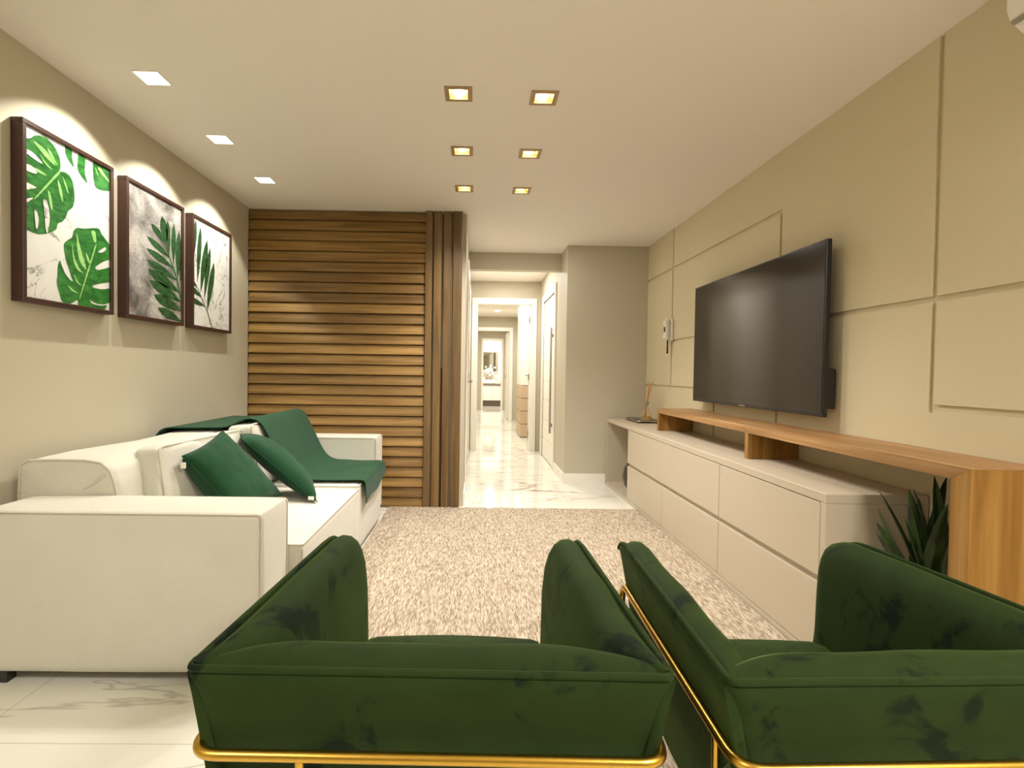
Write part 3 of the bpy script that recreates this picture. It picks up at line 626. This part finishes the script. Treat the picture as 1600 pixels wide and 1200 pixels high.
# ================================================================== SIDEBOARD
CF, CB, Y0, Y1, TZ = 1.387, 1.795, 2.035, 5.49, .698
d = thing('sideboard', 'long low beige lacquered cabinet with push drawers under the wall television', 'cabinet', ((CF+CB)/2, (Y0+Y1)/2, 0))
bm = NB(); box(bm, (CF, Y0, TZ-.038), (CB, Y1, TZ), .002, 1); obj('cabinet_top', bm, M['lacquer'], d)
bm = NB()
box(bm, (CF, Y0, 0), (CB, Y0+.032, TZ-.0385), .001, 1)            # near end
box(bm, (CF, Y1-.032, 0), (CB, Y1, TZ-.0385), .001, 1)            # far end
box(bm, (CF, Y0+.032, 0), (CB, Y1-.032, .034), .001, 1)           # bottom
box(bm, (CF+.02, 4.70, .034), (CB, 4.72, TZ-.0385)); box(bm, (CB-.012, Y0+.032, .034), (CB, Y1-.032, TZ-.0385))
box(bm, (CF+.021, Y0+.032, .30), (CF+.03, 4.70, .40))            # back of the finger groove
obj('cabinet_body', bm, M['lacquer_dark'] if False else M['lacquer'], d)
def drawer(a, b, z0, z1):
    bm = NB(); box(bm, (CF+.001, a, z0), (CF+.0195, b, z1), .0012, 1); o = obj('drawer', bm, M['lacquer'], d)
drawer(2.94, 4.712, .360, .656); drawer(2.071, 2.935, .360, .656)
drawer(3.835, 4.712, .038, .331); drawer(2.94, 3.831, .038, .331); drawer(2.071, 2.935, .038, .331)
# round dark ornament in the open end niche
bm = NB(); lathe(bm, [(.05, 0), (.10, .012), (.150, .07), (.168, .15), (.15, .24), (.105, .30), (.075, .33), (.085, .345), (.07, .345), (.06, .33)], (1.583, 4.94, .0345), 36)
tag(obj('round_vase', bm, M['pot'], smooth=True), 'dark round vase half hidden in the open niche of the low cabinet', 'vase')

# ================================================================== WOODEN SHELF
SF, SB = 1.515, 1.798
d = thing('wooden_shelf', 'oak shelf bridging over the cabinet and dropping to the floor at its near end', 'shelf', (1.65, 2.95, 0))
bm = NB(); prism(bm, [(1.572, .882), (1.640, .842), (2.916, .842), (2.916, .882)], 0, SF, SB); box(bm, (SF, 2.918, .842), (SB, 4.33, .882), .0015, 1); obj('shelf_board', bm, M['shelf_y'], d)
bm = NB(); box(bm, (SF, 4.292, TZ+.001), (SB, 4.329, .8415), .0015, 1); obj('shelf_support', bm, M['shelf_z'], d)
bm = NB(); box(bm, (SF, 2.880, TZ+.001), (SB, 2.915, .8415), .0015, 1); obj('shelf_support', bm, M['shelf_z'], d)
bm = NB(); prism(bm, [(1.572, 0), (1.640, 0), (1.640, .8415), (1.572, .8815)], 0, SF, SB); obj('shelf_leg', bm, M['shelf_z'], d)

# ================================================================== TELEVISION
d = thing('television', 'large flat black television on the grooved wall above the oak shelf', 'television', (XR, 3.33, .96))
ty0, ty1, tz0, tz1 = 2.560, 4.100, .960, 1.838
bm = NB(); box(bm, (1.712, ty0, tz0), (1.738, ty1, tz1), .003, 2); obj('television_housing', bm, M['black'], d)
bm = NB(); box(bm, (1.738, ty0+.22, tz0+.03), (1.768, ty1-.22, tz1-.18), .008, 2); box(bm, (1.768, 3.05, 1.15), (XR-.001, 3.6, 1.6)); obj('back_cover', bm, M['black'], d)
bm = NB(); box(bm, (1.7108, ty0+.008, tz0+.020), (1.7125, ty1-.008, tz1-.008)); obj('screen', bm, M['screen'], d)
bm = NB(); box(bm, (1.7095, 3.30, tz0+.004), (1.7115, 3.375, tz0+.014), .001, 1); obj('badge', bm, M['steel'], d)
bm = NB(); box(bm, (1.738, 2.572, 1.0), (1.785, 2.66, 1.20), .006, 2); obj('cable_box', bm, M['black'], d)

# ================================================================== INTERCOM
d = thing('intercom_phone', 'white wall intercom handset with a dark hanging cord left of the television', 'intercom', (XR, 4.80, 1.44))
bm = NB(); box(bm, (XR-.022, 4.765, 1.47), (XR-.001, 4.845, 1.675), .006, 2); obj('wall_plate', bm, M['whiteplastic'], d, smooth=True)
bm = NB(); tube(bm, [(XR-.04, 4.805, 1.475), (XR-.058, 4.805, 1.50), (XR-.052, 4.805, 1.57), (XR-.058, 4.805, 1.645), (XR-.04, 4.805, 1.675)], [.014, .026, .018, .026, .015], 14); obj('handset', bm, M['whiteplastic'], d, smooth=True)
bm = NB(); box(bm, (XR-.0745, 4.792, 1.55), (XR-.069, 4.815, 1.60), .002, 1); obj('dark_button', bm, M['cord'], d)
pts = []
for k in range(160):
    t = k/159; a = t*math.pi; c = Vector((XR-.05+.018*t, 4.805 - .018 + .0*t + .036*t*0 + (1-math.cos(a))*.018, 1.478 - math.sin(a)*.12)); pts.append(c + Vector((math.cos(k*1.3)*.006, math.sin(k*1.3)*.006, 0)))
bm = NB(); tube(bm, pts, .003, 6); obj('coiled_cord', bm, M['cord'], d, smooth=True)

# ================================================================== DIFFUSER ON TRAY
bm = NB(); TC = (1.655, 5.13)
box(bm, (TC[0]-.115, TC[1]-.20, TZ+.001), (TC[0]+.115, TC[1]+.20, TZ+.008), .003, 1)
t0 = thing('mirror_tray', 'small dark mirrored tray with a raised metal rim on the far end of the cabinet', 'tray', (TC[0], TC[1], TZ))
obj('tray_plate', bm, plain('smoked_mirror', (70, 52, 36), .08, .9), t0)
bm = NB(); tube(bm, round_path([(TC[0]-.115, TC[1]-.2, TZ+.018), (TC[0]+.115, TC[1]-.2, TZ+.018), (TC[0]+.115, TC[1]+.2, TZ+.018), (TC[0]-.115, TC[1]+.2, TZ+.018)], .04, 5, True), .006, 8, True)
for sx, sy_ in ((-1, -1), (1, -1), (1, 1), (-1, 1)): tube(bm, [(TC[0]+sx*.098, TC[1]+sy_*.185, TZ+.002), (TC[0]+sx*.105, TC[1]+sy_*.19, TZ+.016)], .004, 6)
obj('tray_rim', bm, M['steel'], t0, smooth=True)
BX, BY = 1.652, 5.02
d = thing('reed_diffuser', 'glass reed diffuser bottle with amber sticks standing on the mirrored tray', 'diffuser', (BX, BY, TZ+.009))
bm = NB(); zb = TZ+.0095
lathe(bm, [(.050, 0), (.056, .006), (.055, .03), (.046, .065), (.030, .105), (.017, .135), (.014, .165), (.017, .172), (.0115, .172), (.0115, .135), (.026, .105), (.042, .064), (.050, .03), (.050, .01), (.01, .006)], (BX, BY, zb), 32); obj('glass_bottle', bm, M['glass'], d, smooth=True)
bm = NB(); lathe(bm, [(.049, .008), (.0495, .03), (.045, .05), (.002, .05)], (BX, BY, zb), 28); obj('scented_oil', bm, M['oil'], d, smooth=True)
bm = NB(); lathe(bm, [(.018, .160), (.021, .165), (.021, .19), (.016, .195), (.012, .195), (.012, .162)], (BX, BY, zb), 24); obj('collar', bm, M['steel'], d, smooth=True)
for k, (dx, dy) in enumerate(((.085, .0), (.045, .03), (.06, -.03), (.03, 0), (.07, .02))):
    bm = NB(); tube(bm, [(BX-dx*.35, BY-dy*.3, zb+.015), (BX+dx*.06, BY+dy*.05, zb+.19), (BX+dx*.65, BY+dy, zb+.385-.012*k)], .0042, 6); obj('reed_stick', bm, M['reed'], d)

# ================================================================== PLANT UNDER THE SHELF
d = thing('potted_plant', 'dark leafed plant standing between the cabinet end and the oak shelf leg', 'plant', (1.66, 1.84, 0))
bm = NB(); lathe(bm, [(.075, .001), (.085, .01), (.115, .24), (.12, .25), (.108, .25), (.10, .22), (.005, .215)], (1.66, 1.84, 0), 32); obj('plant_pot', bm, M['pot'], d, smooth=True)
rnd = random.Random(5)
tips = [(1.62, 1.655, .80), (1.56, 1.85, .72), (1.53, 1.95, .73), (1.60, 1.90, .75), (1.70, 1.78, .79), (1.66, 1.95, .74), (1.50, 1.80, .68), (1.50, 1.92, .62), (1.72, 1.88, .80), (1.58, 1.72, .74), (1.64, 1.84, .81), (1.55, 1.98, .66), (1.70, 1.97, .70), (1.46, 1.87, .60)]
for tx, ty, tz in tips:
    bm = NB(); b = Vector((1.66+rnd.uniform(-.05, .05), 1.84+rnd.uniform(-.05, .05), .20)); t = Vector((tx, ty, tz)); mid = (b+t)/2 + Vector((0, 0, .07)) - (t-b)*.08
    side = (t-b).cross(Vector((rnd.uniform(-1, 1), rnd.uniform(-1, 1), .1))).normalized(); up_ = side.cross(t-b).normalized(); g = []
    for i in range(15):
        s = i/14; c = b*(1-s)**2 + mid*2*s*(1-s) + t*s*s; w = .026*math.sin(math.pi*min(1, s*.9+.1))**.7 + .0008
        if s > .98: w = .0008
        g.append([c + side*w*q + up_*(abs(q)*w*.35) for q in (-1, -.5, 0, .5, 1)])
    curve_strip(bm, g, .002); obj('leaf', bm, M['plant'], d, smooth=True)

# ================================================================== AIR CONDITIONER
prof = [(1.80, 2.455), (1.605, 2.455), (1.582, 2.43), (1.580, 2.27), (1.592, 2.235), (1.64, 2.195), (1.72, 2.165), (1.80, 2.155)]
d = thing('air_conditioner', 'white split air conditioner high on the wall at the upper right corner', 'air conditioner', (XR, 1.2, 2.15))
bm = NB(); prism(bm, [(x, z) for x, z in prof], 1, .78, 1.59); bmesh.ops.bevel(bm, geom=[e for e in bm.edges if abs(e.verts[0].co.y-e.verts[1].co.y) < .01 and (e.verts[0].co.y > 1.58 or e.verts[0].co.y < .79)], offset=.01, segments=3, affect='EDGES'); obj('unit_case', bm, M['whiteplastic'], d, smooth=True)
bm = NB(); prism(bm, [(1.5925, 2.233), (1.603, 2.225), (1.601, 2.219), (1.588, 2.230)], 1, .83, 1.578); obj('air_slot', bm, plain('grey_slot', (150, 144, 128), .6), d)

# ================================================================== CORRIDOR FURNITURE
d = thing('hall_cabinet', 'built-in cupboard with tan drawers below a tall white upper part beyond the first doorway', 'cabinet', (.93, 9.8, 0))
bm = NB(); box(bm, (.83, 9.37, .002), (1.058, 10.25, .935)); obj('cabinet_body', bm, M['tan'], d)
for k in range(4):
    bm = NB(); box(bm, (.812, 9.36, .02+k*.23), (.829, 10.25, .02+k*.23+.217), .003, 1); box(bm, (.812, 9.352, .02+k*.23), (1.056, 9.369, .02+k*.23+.217), .003, 1); obj('drawer', bm, M['tan'], d)
bm = NB(); box(bm, (.815, 9.355, .94), (1.058, 10.25, 2.49), .003, 1); obj('upper_cupboard', bm, M['white'], d)

d = thing('bathroom_vanity', 'white two-door vanity with a dark top at the far end seen through all doorways', 'vanity', (.55, 18.4, 0))
bm = NB(); box(bm, (.12, 18.0, .20), (1.055, 18.69, .72)); obj('vanity_body', bm, M['white'], d)
for a, b in ((.13, .59), (.60, 1.05)):
    bm = NB(); box(bm, (a, 17.98, .21), (b, 17.999, .71), .003, 1); obj('vanity_door', bm, M['white'], d)
bm = NB(); box(bm, (.115, 17.96, .722), (1.056, 18.69, .77), .003, 1); obj('vanity_top', bm, M['grey'], d)
bm = NB(); box(bm, (.14, 18.1, .001), (1.05, 18.69, .199)); obj('plinth', bm, plain('dark_plinth', (110, 96, 80), .5), d)
bm = NB(); box(bm, (.13, 18.08, .772), (.70, 18.48, .90), .02, 3); t = tag(obj('vessel_basin', bm, M['white'], smooth=True), 'white rectangular basin sitting on the dark vanity top', 'basin')
bm = NB(); tube(bm, round_path([(.40, 18.56, .772), (.40, 18.56, 1.05), (.40, 18.40, 1.05), (.40, 18.38, 1.0)], .03), .012); tag(obj('basin_faucet', bm, M['steel'], smooth=True), 'slim metal faucet behind the white bathroom basin', 'faucet')
d = thing('bathroom_mirror', 'framed mirror on the bathroom end wall above the basin', 'mirror', (.5, 18.69, 1.2))
bm = NB(); box(bm, (.16, 18.66, 1.16), (.84, 18.699, 1.92), .004, 1); obj('mirror_frame', bm, M['white'], d)
bm = NB(); box(bm, (.20, 18.655, 1.20), (.80, 18.659, 1.88)); obj('mirror_glass', bm, M['mirror'], d)
d = thing('flower_vase', 'vase of white flowers standing beside the bathroom mirror', 'flowers', (.45, 18.58, .772))
bm = NB(); lathe(bm, [(.03, 0), (.04, .02), (.045, .12), (.025, .2), (.03, .22)], (.52, 18.60, .7725), 20); obj('vase', bm, M['glass'], d, smooth=True)
bm = NB(); rnd = random.Random(2)
for k in range(46):
    c = Vector((.50+rnd.gauss(0, .085), 18.56+rnd.uniform(-.05, .05), 1.22+rnd.gauss(0, .09))); bmesh.ops.create_icosphere(bm, subdivisions=1, radius=rnd.uniform(.025, .045), matrix=Matrix.Translation(c))
tube(bm, [(.52, 18.6, .79), (.50, 18.57, 1.2)], .01, 6); obj('white_blossoms', bm, M['flower'], d, smooth=True)

# ================================================================== SOFA
AX0, AX1 = -1.775, -.757
sofa = thing('sofa', 'large cream linen sofa with boxy arms along the picture wall', 'sofa', (-1.3, 3.1, 0))
def piping(path, r=.0036, closed=False, parent=None):
    bm = NB(); tube(bm, path, r, 6, closed); return obj('piping', bm, M['piping'], parent, smooth=True)
def arm(y0, y1, z1, nm='armrest'):
    bm = NB(); softbox(bm, ((AX0+AX1)/2, (y0+y1)/2, (z1+.052)/2), ((AX1-AX0)/2, (y1-y0)/2, (z1-.052)/2), .014, (.003, .006, .006), .0022, 22, seed=y0, wf=4)
    o = obj(nm, bm, M['sofa'], sofa, smooth=60)
    e = .003
    piping(round_path([(AX0, y0-e+.002, .06), (AX0+.002, y0-e, z1-.004), (AX1-.002, y0-e, z1-.004), (AX1-.002, y0-e, .06)], .015), parent=o)
    piping(round_path([(AX0+.01, y1+e, z1-.004), (AX1-.002, y1+e, z1-.004), (AX1-.002, y1+e, .06)], .015), parent=o)
    return o
arm(1.885, 2.135, .636); arm(4.055, 4.300, .640)
# base under the seats
bm = NB(); softbox(bm, (-1.26, 3.095, .145), (.525, .955, .095), .01, .002, .001, 8); obj('seat_base', bm, M['sofa'], sofa, smooth=60)
# the two seat cushions
bm = NB(); softbox(bm, (-1.085, 2.69, .231), (.385, .535, .205), .014, (.004, .004, .012), .003, 20, seed=3, wf=3.5); s1 = obj('seat_cushion', bm, M['sofa'], sofa, smooth=60)
zt = .436
piping(round_path([(-1.45, 2.158, zt-.002), (-.702, 2.158, zt-.002), (-.702, 3.222, zt-.002), (-1.45, 3.222, zt-.002)], .018), parent=s1)
piping(round_path([(-.702, 2.158, zt-.02), (-.702, 2.158, .06)], .018), parent=s1)
bm = NB(); softbox(bm, (-1.095, 3.642, .236), (.380, .405, .209), .02, (.006, .004, .016), .004, 20, seed=9, wf=3.5); s2 = obj('seat_cushion', bm, M['sofa'], sofa, smooth=60)
piping(round_path([(-1.45, 3.240, .438), (-.716, 3.240, .438), (-.716, 4.04, .438)], .018), parent=s2)
piping(round_path([(-.716, 3.240, .42), (-.716, 3.240, .06)], .018), parent=s2)
# low thick back with its rounded folded end
bprof = [(-1.835, .46), (-1.845, .62), (-1.838, .755), (-1.80, .772), (-1.70, .776), (-1.58, .776), (-1.515, .766), (-1.478, .735), (-1.458, .68), (-1.444, .60), (-1.435, .46)]
bm = NB(); ny = 40; rings = []
dense = []
for (a, b), (c_, d_) in zip(bprof, bprof[1:]):
    for k in range(4): dense.append((a+(c_-a)*k/4, b+(d_-b)*k/4))
dense.append(bprof[-1])
ya, yb = 2.145, 4.045
for i in range(ny+1):
    y = ya+(yb-ya)*i/ny; ring = []
    for (x, z) in dense:
        q = Vector((x, y, z)); w = noise.noise(q*4)*.006 + noise.noise(q*11)*.002; nn = Vector((x+1.64, 0, z-.6)).normalized()
        ring.append(bm.verts.new(q + nn*w + Vector((0, 0, .006*math.sin(i*.33)))))
    rings.append(ring)
for A, B in zip(rings, rings[1:]):
    for k in range(len(A)): bm.faces.new((A[k], A[(k+1) % len(A)], B[(k+1) % len(A)], B[k]))
bm.faces.new(rings[-1]);
# near end face: pushed-in soft panel
cen = Vector((-1.65, ya-.012, .62)); prev = rings[0]
for s in (.93, .8, .6, .35):
    ring = [bm.verts.new(Vector((cen.x+(v.co.x-cen.x)*s, ya-.014*(1-s**3)-.004+noise.noise(v.co*9+Vector((s*3, 0, 0)))*.004, cen.z+(v.co.z-cen.z)*s))) for v in rings[0]]
    for k in range(len(ring)): bm.faces.new((prev[k], prev[(k+1) % len(ring)], ring[(k+1) % len(ring)], ring[k]))
    prev = ring
bm.faces.new(prev)
bk = obj('backrest', bm, M['sofa'], sofa, smooth=60)
piping([(x, ya-.002, z) for x, z in bprof], .0045, parent=bk)
piping(round_path([(-1.838, ya-.008, .645), (-1.62, ya-.012, .648), (-1.545, ya-.02, .672), (-1.505, ya-.024, .71), (-1.488, ya-.022, .728)], .06, 8), .0028, parent=bk)
for sx, sy_ in ((-1.72, 1.93), (-.80, 1.93), (-1.72, 4.26), (-.80, 4.26)):
    bm = NB(); box(bm, (sx-.03, sy_-.02, .0), (sx+.03, sy_+.02, .056)); obj('foot', bm, M['pot'], sofa)

# loose white back cushions
def rotm(rx, ry, rz): return (Matrix.Rotation(rz, 4, 'Z') @ Matrix.Rotation(ry, 4, 'Y') @ Matrix.Rotation(rx, 4, 'X'))
def backcushion(name, c, h, rot, seed, label):
    d = thing(name, label, 'cushion', (c[0], c[1], c[2]-h[2]), group='cream back cushions of the sofa')
    bm = NB(); m_ = rotm(*rot); softbox(bm, c, h, .022, (.030, .014, .018), .015, 26, m_, seed=seed, wf=7); o = obj('cushion_body', bm, M['sofa'], d, smooth=70)
    e = [(sx*h[0]*1.0, sy_*h[1]*1.0, sz*h[2]*1.0) for sx, sy_, sz in ((1, -1, -.9), (1, -1, .985), (1, 1, .985), (1, 1, -.9))]
    pth = round_path([Vector(c) + (m_ @ Vector(q)) for q in e], .04, 5); pth = [q + Vector((noise.noise(q*7), noise.noise(q*7+Vector((5, 0, 0))), noise.noise(q*6+Vector((0, 9, 0)))))*.004 for q in pth]
    bm = NB(); tube(bm, pth, .0042, 6); obj('piping', bm, M['piping'], d, smooth=True)
    return d
backcushion('back_cushion', (-1.405, 2.70, .612), (.062, .375, .185), (0, R(-9), R(-3)), 2, 'plump cream back cushion behind the front green pillow')
backcushion('back_cushion', (-1.360, 3.50, .628), (.075, .400, .195), (0, R(-9), 0), 21, 'cream back cushion mostly hidden by the green throw')

# green scatter pillows
def scatter(label, A, B, Cc, D, T, Tb, seed):
    d = thing('throw_pillow', label, 'pillow', tuple(D), group='green linen pillows on the sofa')
    bm = NB(); pillow(bm, A, B, Cc, D, T, 28, .004, seed, Tb); obj('pillow_body', bm, M['green'], d, smooth=60)
    bm = NB(); tube(bm, pillow_edge(A, B, Cc, D), .0028, 6, True); obj('seam_piping', bm, M['throw'], d, smooth=True)
    return d
P1 = ((-1.300, 2.72, .838), (-1.330, 2.40, .755), (-1.085, 2.41, .47), (-1.03, 2.82, .480))
d = scatter('green linen pillow leaning on the near cream back cushion', *P1, .075, .14, 4)
bm = NB(); t = Vector(P1[1]); box(bm, (t.x-.002, t.y-.010, t.z-.055), (t.x+.022, t.y-.006, t.z-.028), .001, 1); obj('care_label', bm, M['white'], d)
P2 = ((-1.235, 2.78, .790), (-.835, 2.80, .452), (-.98, 3.13, .440), (-1.385, 3.11, .775))
d = scatter('second green linen pillow tipped over against the throw', *P2, .095, .05, 11)
bm = NB(); t = Vector(P2[1]); box(bm, (t.x-.045, t.y-.012, t.z+.012), (t.x-.015, t.y-.006, t.z+.030), .001, 1); obj('care_label', bm, M['white'], d)

# green throw over the far half
sec = [(-1.865, .66), (-1.862, .75), (-1.82, .796), (-1.72, .798), (-1.60, .800), (-1.48, .805), (-1.385, .848), (-1.335, .850), (-1.29, .815), (-1.235, .70), (-1.18, .58), (-1.13, .505), (-1.06, .468), (-.95, .462), (-.82, .460), (-.72, .458), (-.690, .440), (-.684, .38), (-.682, .31)]
dense = []
for i in range(len(sec)-1):
    p0, p1, p2, p3 = [Vector(sec[max(0, min(len(sec)-1, i+k))]) for k in (-1, 0, 1, 2)]
    for k in range(4):
        t = k/4; dense.append(.5*((2*p1)+(-p0+p2)*t+(2*p0-5*p1+4*p2-p3)*t*t+(-p0+3*p1-3*p2+p3)*t**3))
dense.append(Vector(sec[-1])); L = len(dense); grid = []
for i, q in enumerate(dense):
    s = i/(L-1); row = []
    near = 3.06 + .26*min(1, s*1.15); far = 3.99 + .055*s
    for j in range(31):
        t = j/30; y = near + (far-near)*t; x, z = q.x, q.y
        if s > .93: z += .05*(t)*(s-.93)/.07 + .012*math.sin(t*9)*(s-.93)/.07
        w = noise.noise(Vector((x*5, y*5, 3)))*.006
        if .5 < s < .92: z += w + .004
        if t > .93 and s < .35: z -= .01*(t-.93)/.07
        row.append(Vector((x, y + .008*math.sin(s*14), z + .004)))
    grid.append(row)
bm = NB(); curve_strip(bm, grid, .006)
tag(obj('green_throw', bm, M['throw'], smooth=60), 'green throw blanket spread over the far back and seat of the sofa', 'throw blanket')

# ================================================================== ARMCHAIRS
def armchair(label, loc, rz, taper):
    d = thing('velvet_armchair', label, 'armchair', loc, rz, group='green velvet armchairs with brass frames'); ORG[d.name] = Vector()
    w2, D = .372, .700; tp = math.tan(R(taper)); ZT = .70
    def ring_bridge(bm, rings, cap=True):
        for A, B in zip(rings, rings[1:]):
            n = len(A)
            for k in range(n): bm.faces.new((A[k], A[(k+1) % n], B[(k+1) % n], B[k]))
        if cap: bm.faces.new(rings[0][::-1]); bm.faces.new(rings[-1])
    # back: profile (inward, height)
    bp = [(.070, .28), (.050, .42), (.026, .57), (.008, .66), (.000, .692), (.006, .700), (.013, .696), (.018, .701), (.028, .708), (.048, .714), (.070, .714), (.090, .704), (.106, .682), (.116, .64), (.124, .56), (.128, .45), (.12, .28)]
    bm = NB(); rings = []; N = 44
    for i in range(N+1):
        u = -1 + 2*i/N; x = u*(w2-.002); e = w2-abs(x); k = min(1, e/.17); h = math.sin(k*math.pi/2)**.8
        row = []
        for (dd, z) in bp:
            ins = 0 if z > .69 else (.69-z)*.217 if z > .57 else .026+(.57-z)*.163
            taperx = 1 - ins/w2
            yy = dd; zz = z
            if dd > .016 and z > .5: yy = .016 + (dd-.016)*(.10+.90*h)
            if z > .697: zz = .697 + (z-.697)*h
            c = .022; 
            if e < c: yy += c - math.sqrt(max(0, c*c-(c-e)**2))
            q = Vector((x*taperx, yy, zz)); q += Vector((0, 1, 1))*noise.noise(q*6+Vector((loc[0]*9, 0, 0)))*.004
            row.append(bm.verts.new(q))
        rings.append(row)
    ring_bridge(bm, rings); obj('backrest', bm, M['velvet'], d, smooth=70)
    # arms
    ap = [(.075, .28), (.050, .42), (.026, .57), (.008, .66), (.000, .692), (.005, .700), (.012, .697), (.018, .702), (.034, .710), (.052, .708), (.070, .694), (.084, .668), (.094, .63), (.101, .56), (.104, .45), (.104, .28)]
    for s in (-1, 1):
        bm = NB(); rings = []; ys = [.012+(D-.012-.12)*(i/28)**1.25 for i in range(29)] + [D-.12+.12*math.sin(k/12*math.pi/2) for k in range(1, 13)]
        for y in ys:
            t = D - y; Rr = .090; drop = 0; sq = 1.0
            if t < Rr: drop = .045*(1-math.sqrt(max(0, 1-(1-t/Rr)**2)))
            if t < .045: sq = .30+.70*math.sqrt(max(0, 1-(1-t/.045)**2))
            row = []
            for ki, (dd, z) in enumerate(ap):
                zz = z if z < .5 else .5+(z-.5)*(1-drop/.2)
                ddd = .05+(dd-.05)*sq if z > .3 else dd
                if y < .14 and ki > 6: ddd *= .22+.78*math.sin(max(0, y)/.14*math.pi/2)
                if ki > 6 and z < .69: ddd = max(ddd, .018 + ((.69-z)*.217 if z > .57 else .026+(.57-z)*.163))
                out = w2 - ddd - (y*tp); 
                q = Vector((s*out, y, zz)); q += Vector((1, 0, 1))*noise.noise(q*7+Vector((loc[0]*5, 3, 0)))*.0035
                row.append(bm.verts.new(q))
            rings.append(row)
        ring_bridge(bm, rings); a = obj('armrest', bm, M['velvet'], d, smooth=70)
        pth = [(s*(w2-.006-y*tp), y, .703) for y in [.02+(D-.13)*k/20 for k in range(21)]]
        for k in range(1, 9):
            y = D-.11+.108*math.sin(k/9*math.pi/2); t = D-y; drop = .045*(1-math.sqrt(max(0, 1-(1-t/.09)**2))) if t < .09 else 0; pth.append((s*(w2-.008-y*tp), y, .5+.203*(1-drop/.2)))
        bm = NB(); tube(bm, pth, .0055, 8); obj('piping', bm, M['velvet'], a, smooth=True)
    bm = NB(); tube(bm, round_path([(-(w2-.006), .03, .703), (-(w2-.008), .005, .703), (w2-.008, .005, .703), (w2-.006, .03, .703)], .02), .0058, 8); obj('piping', bm, M['velvet'], d, smooth=True)
    # seat
    bm = NB(); softbox(bm, (0, .36, .325), (.262, .30, .055), .02, .004, .002, 10); obj('seat_base', bm, M['velvet'], d, smooth=70)
    bm = NB(); softbox(bm, (0, .405, .393), (.245, .270, .034), .03, (.0, .040, .014), .002, 14); obj('seat_cushion', bm, M['velvet'], d, smooth=70)
    # brass frame
    zr = .583; xo = .357; yo = -.010
    bm = NB()
    L_ = [(-(xo-D*tp*.9), D-.03, .0125), (-(xo-D*tp*.9), D-.03, zr), (-xo, yo, zr), (xo, yo, zr), (xo-D*tp*.9, D-.03, zr), (xo-D*tp*.9, D-.03, .0125)]
    tube(bm, round_path(L_, .045, 8), .0085, 12); obj('brass_rail', bm, M['brass'], d, smooth=True)
    for x in (-.19, .19):
        bm = NB(); tube(bm, [(x, yo, zr), (x, yo-.001, .0125)], .0075, 10); obj('leg', bm, M['brass'], d, smooth=True)
    for s in (-1, 1):
        bm = NB(); tube(bm, [(s*(xo-.006), .075, zr), (s*(xo-.004), .06, .0125)], .0065, 10); obj('leg', bm, M['brass'], d, smooth=True)
    return d
armchair('green velvet armchair with brass rail, left one, directly in front of the camera', (-.062, .775, 0), R(-1.2), 2.6)
armchair('green velvet armchair with brass rail, right one, cut by the picture edge', (.750, .765, 0), R(1.5), 3.4)
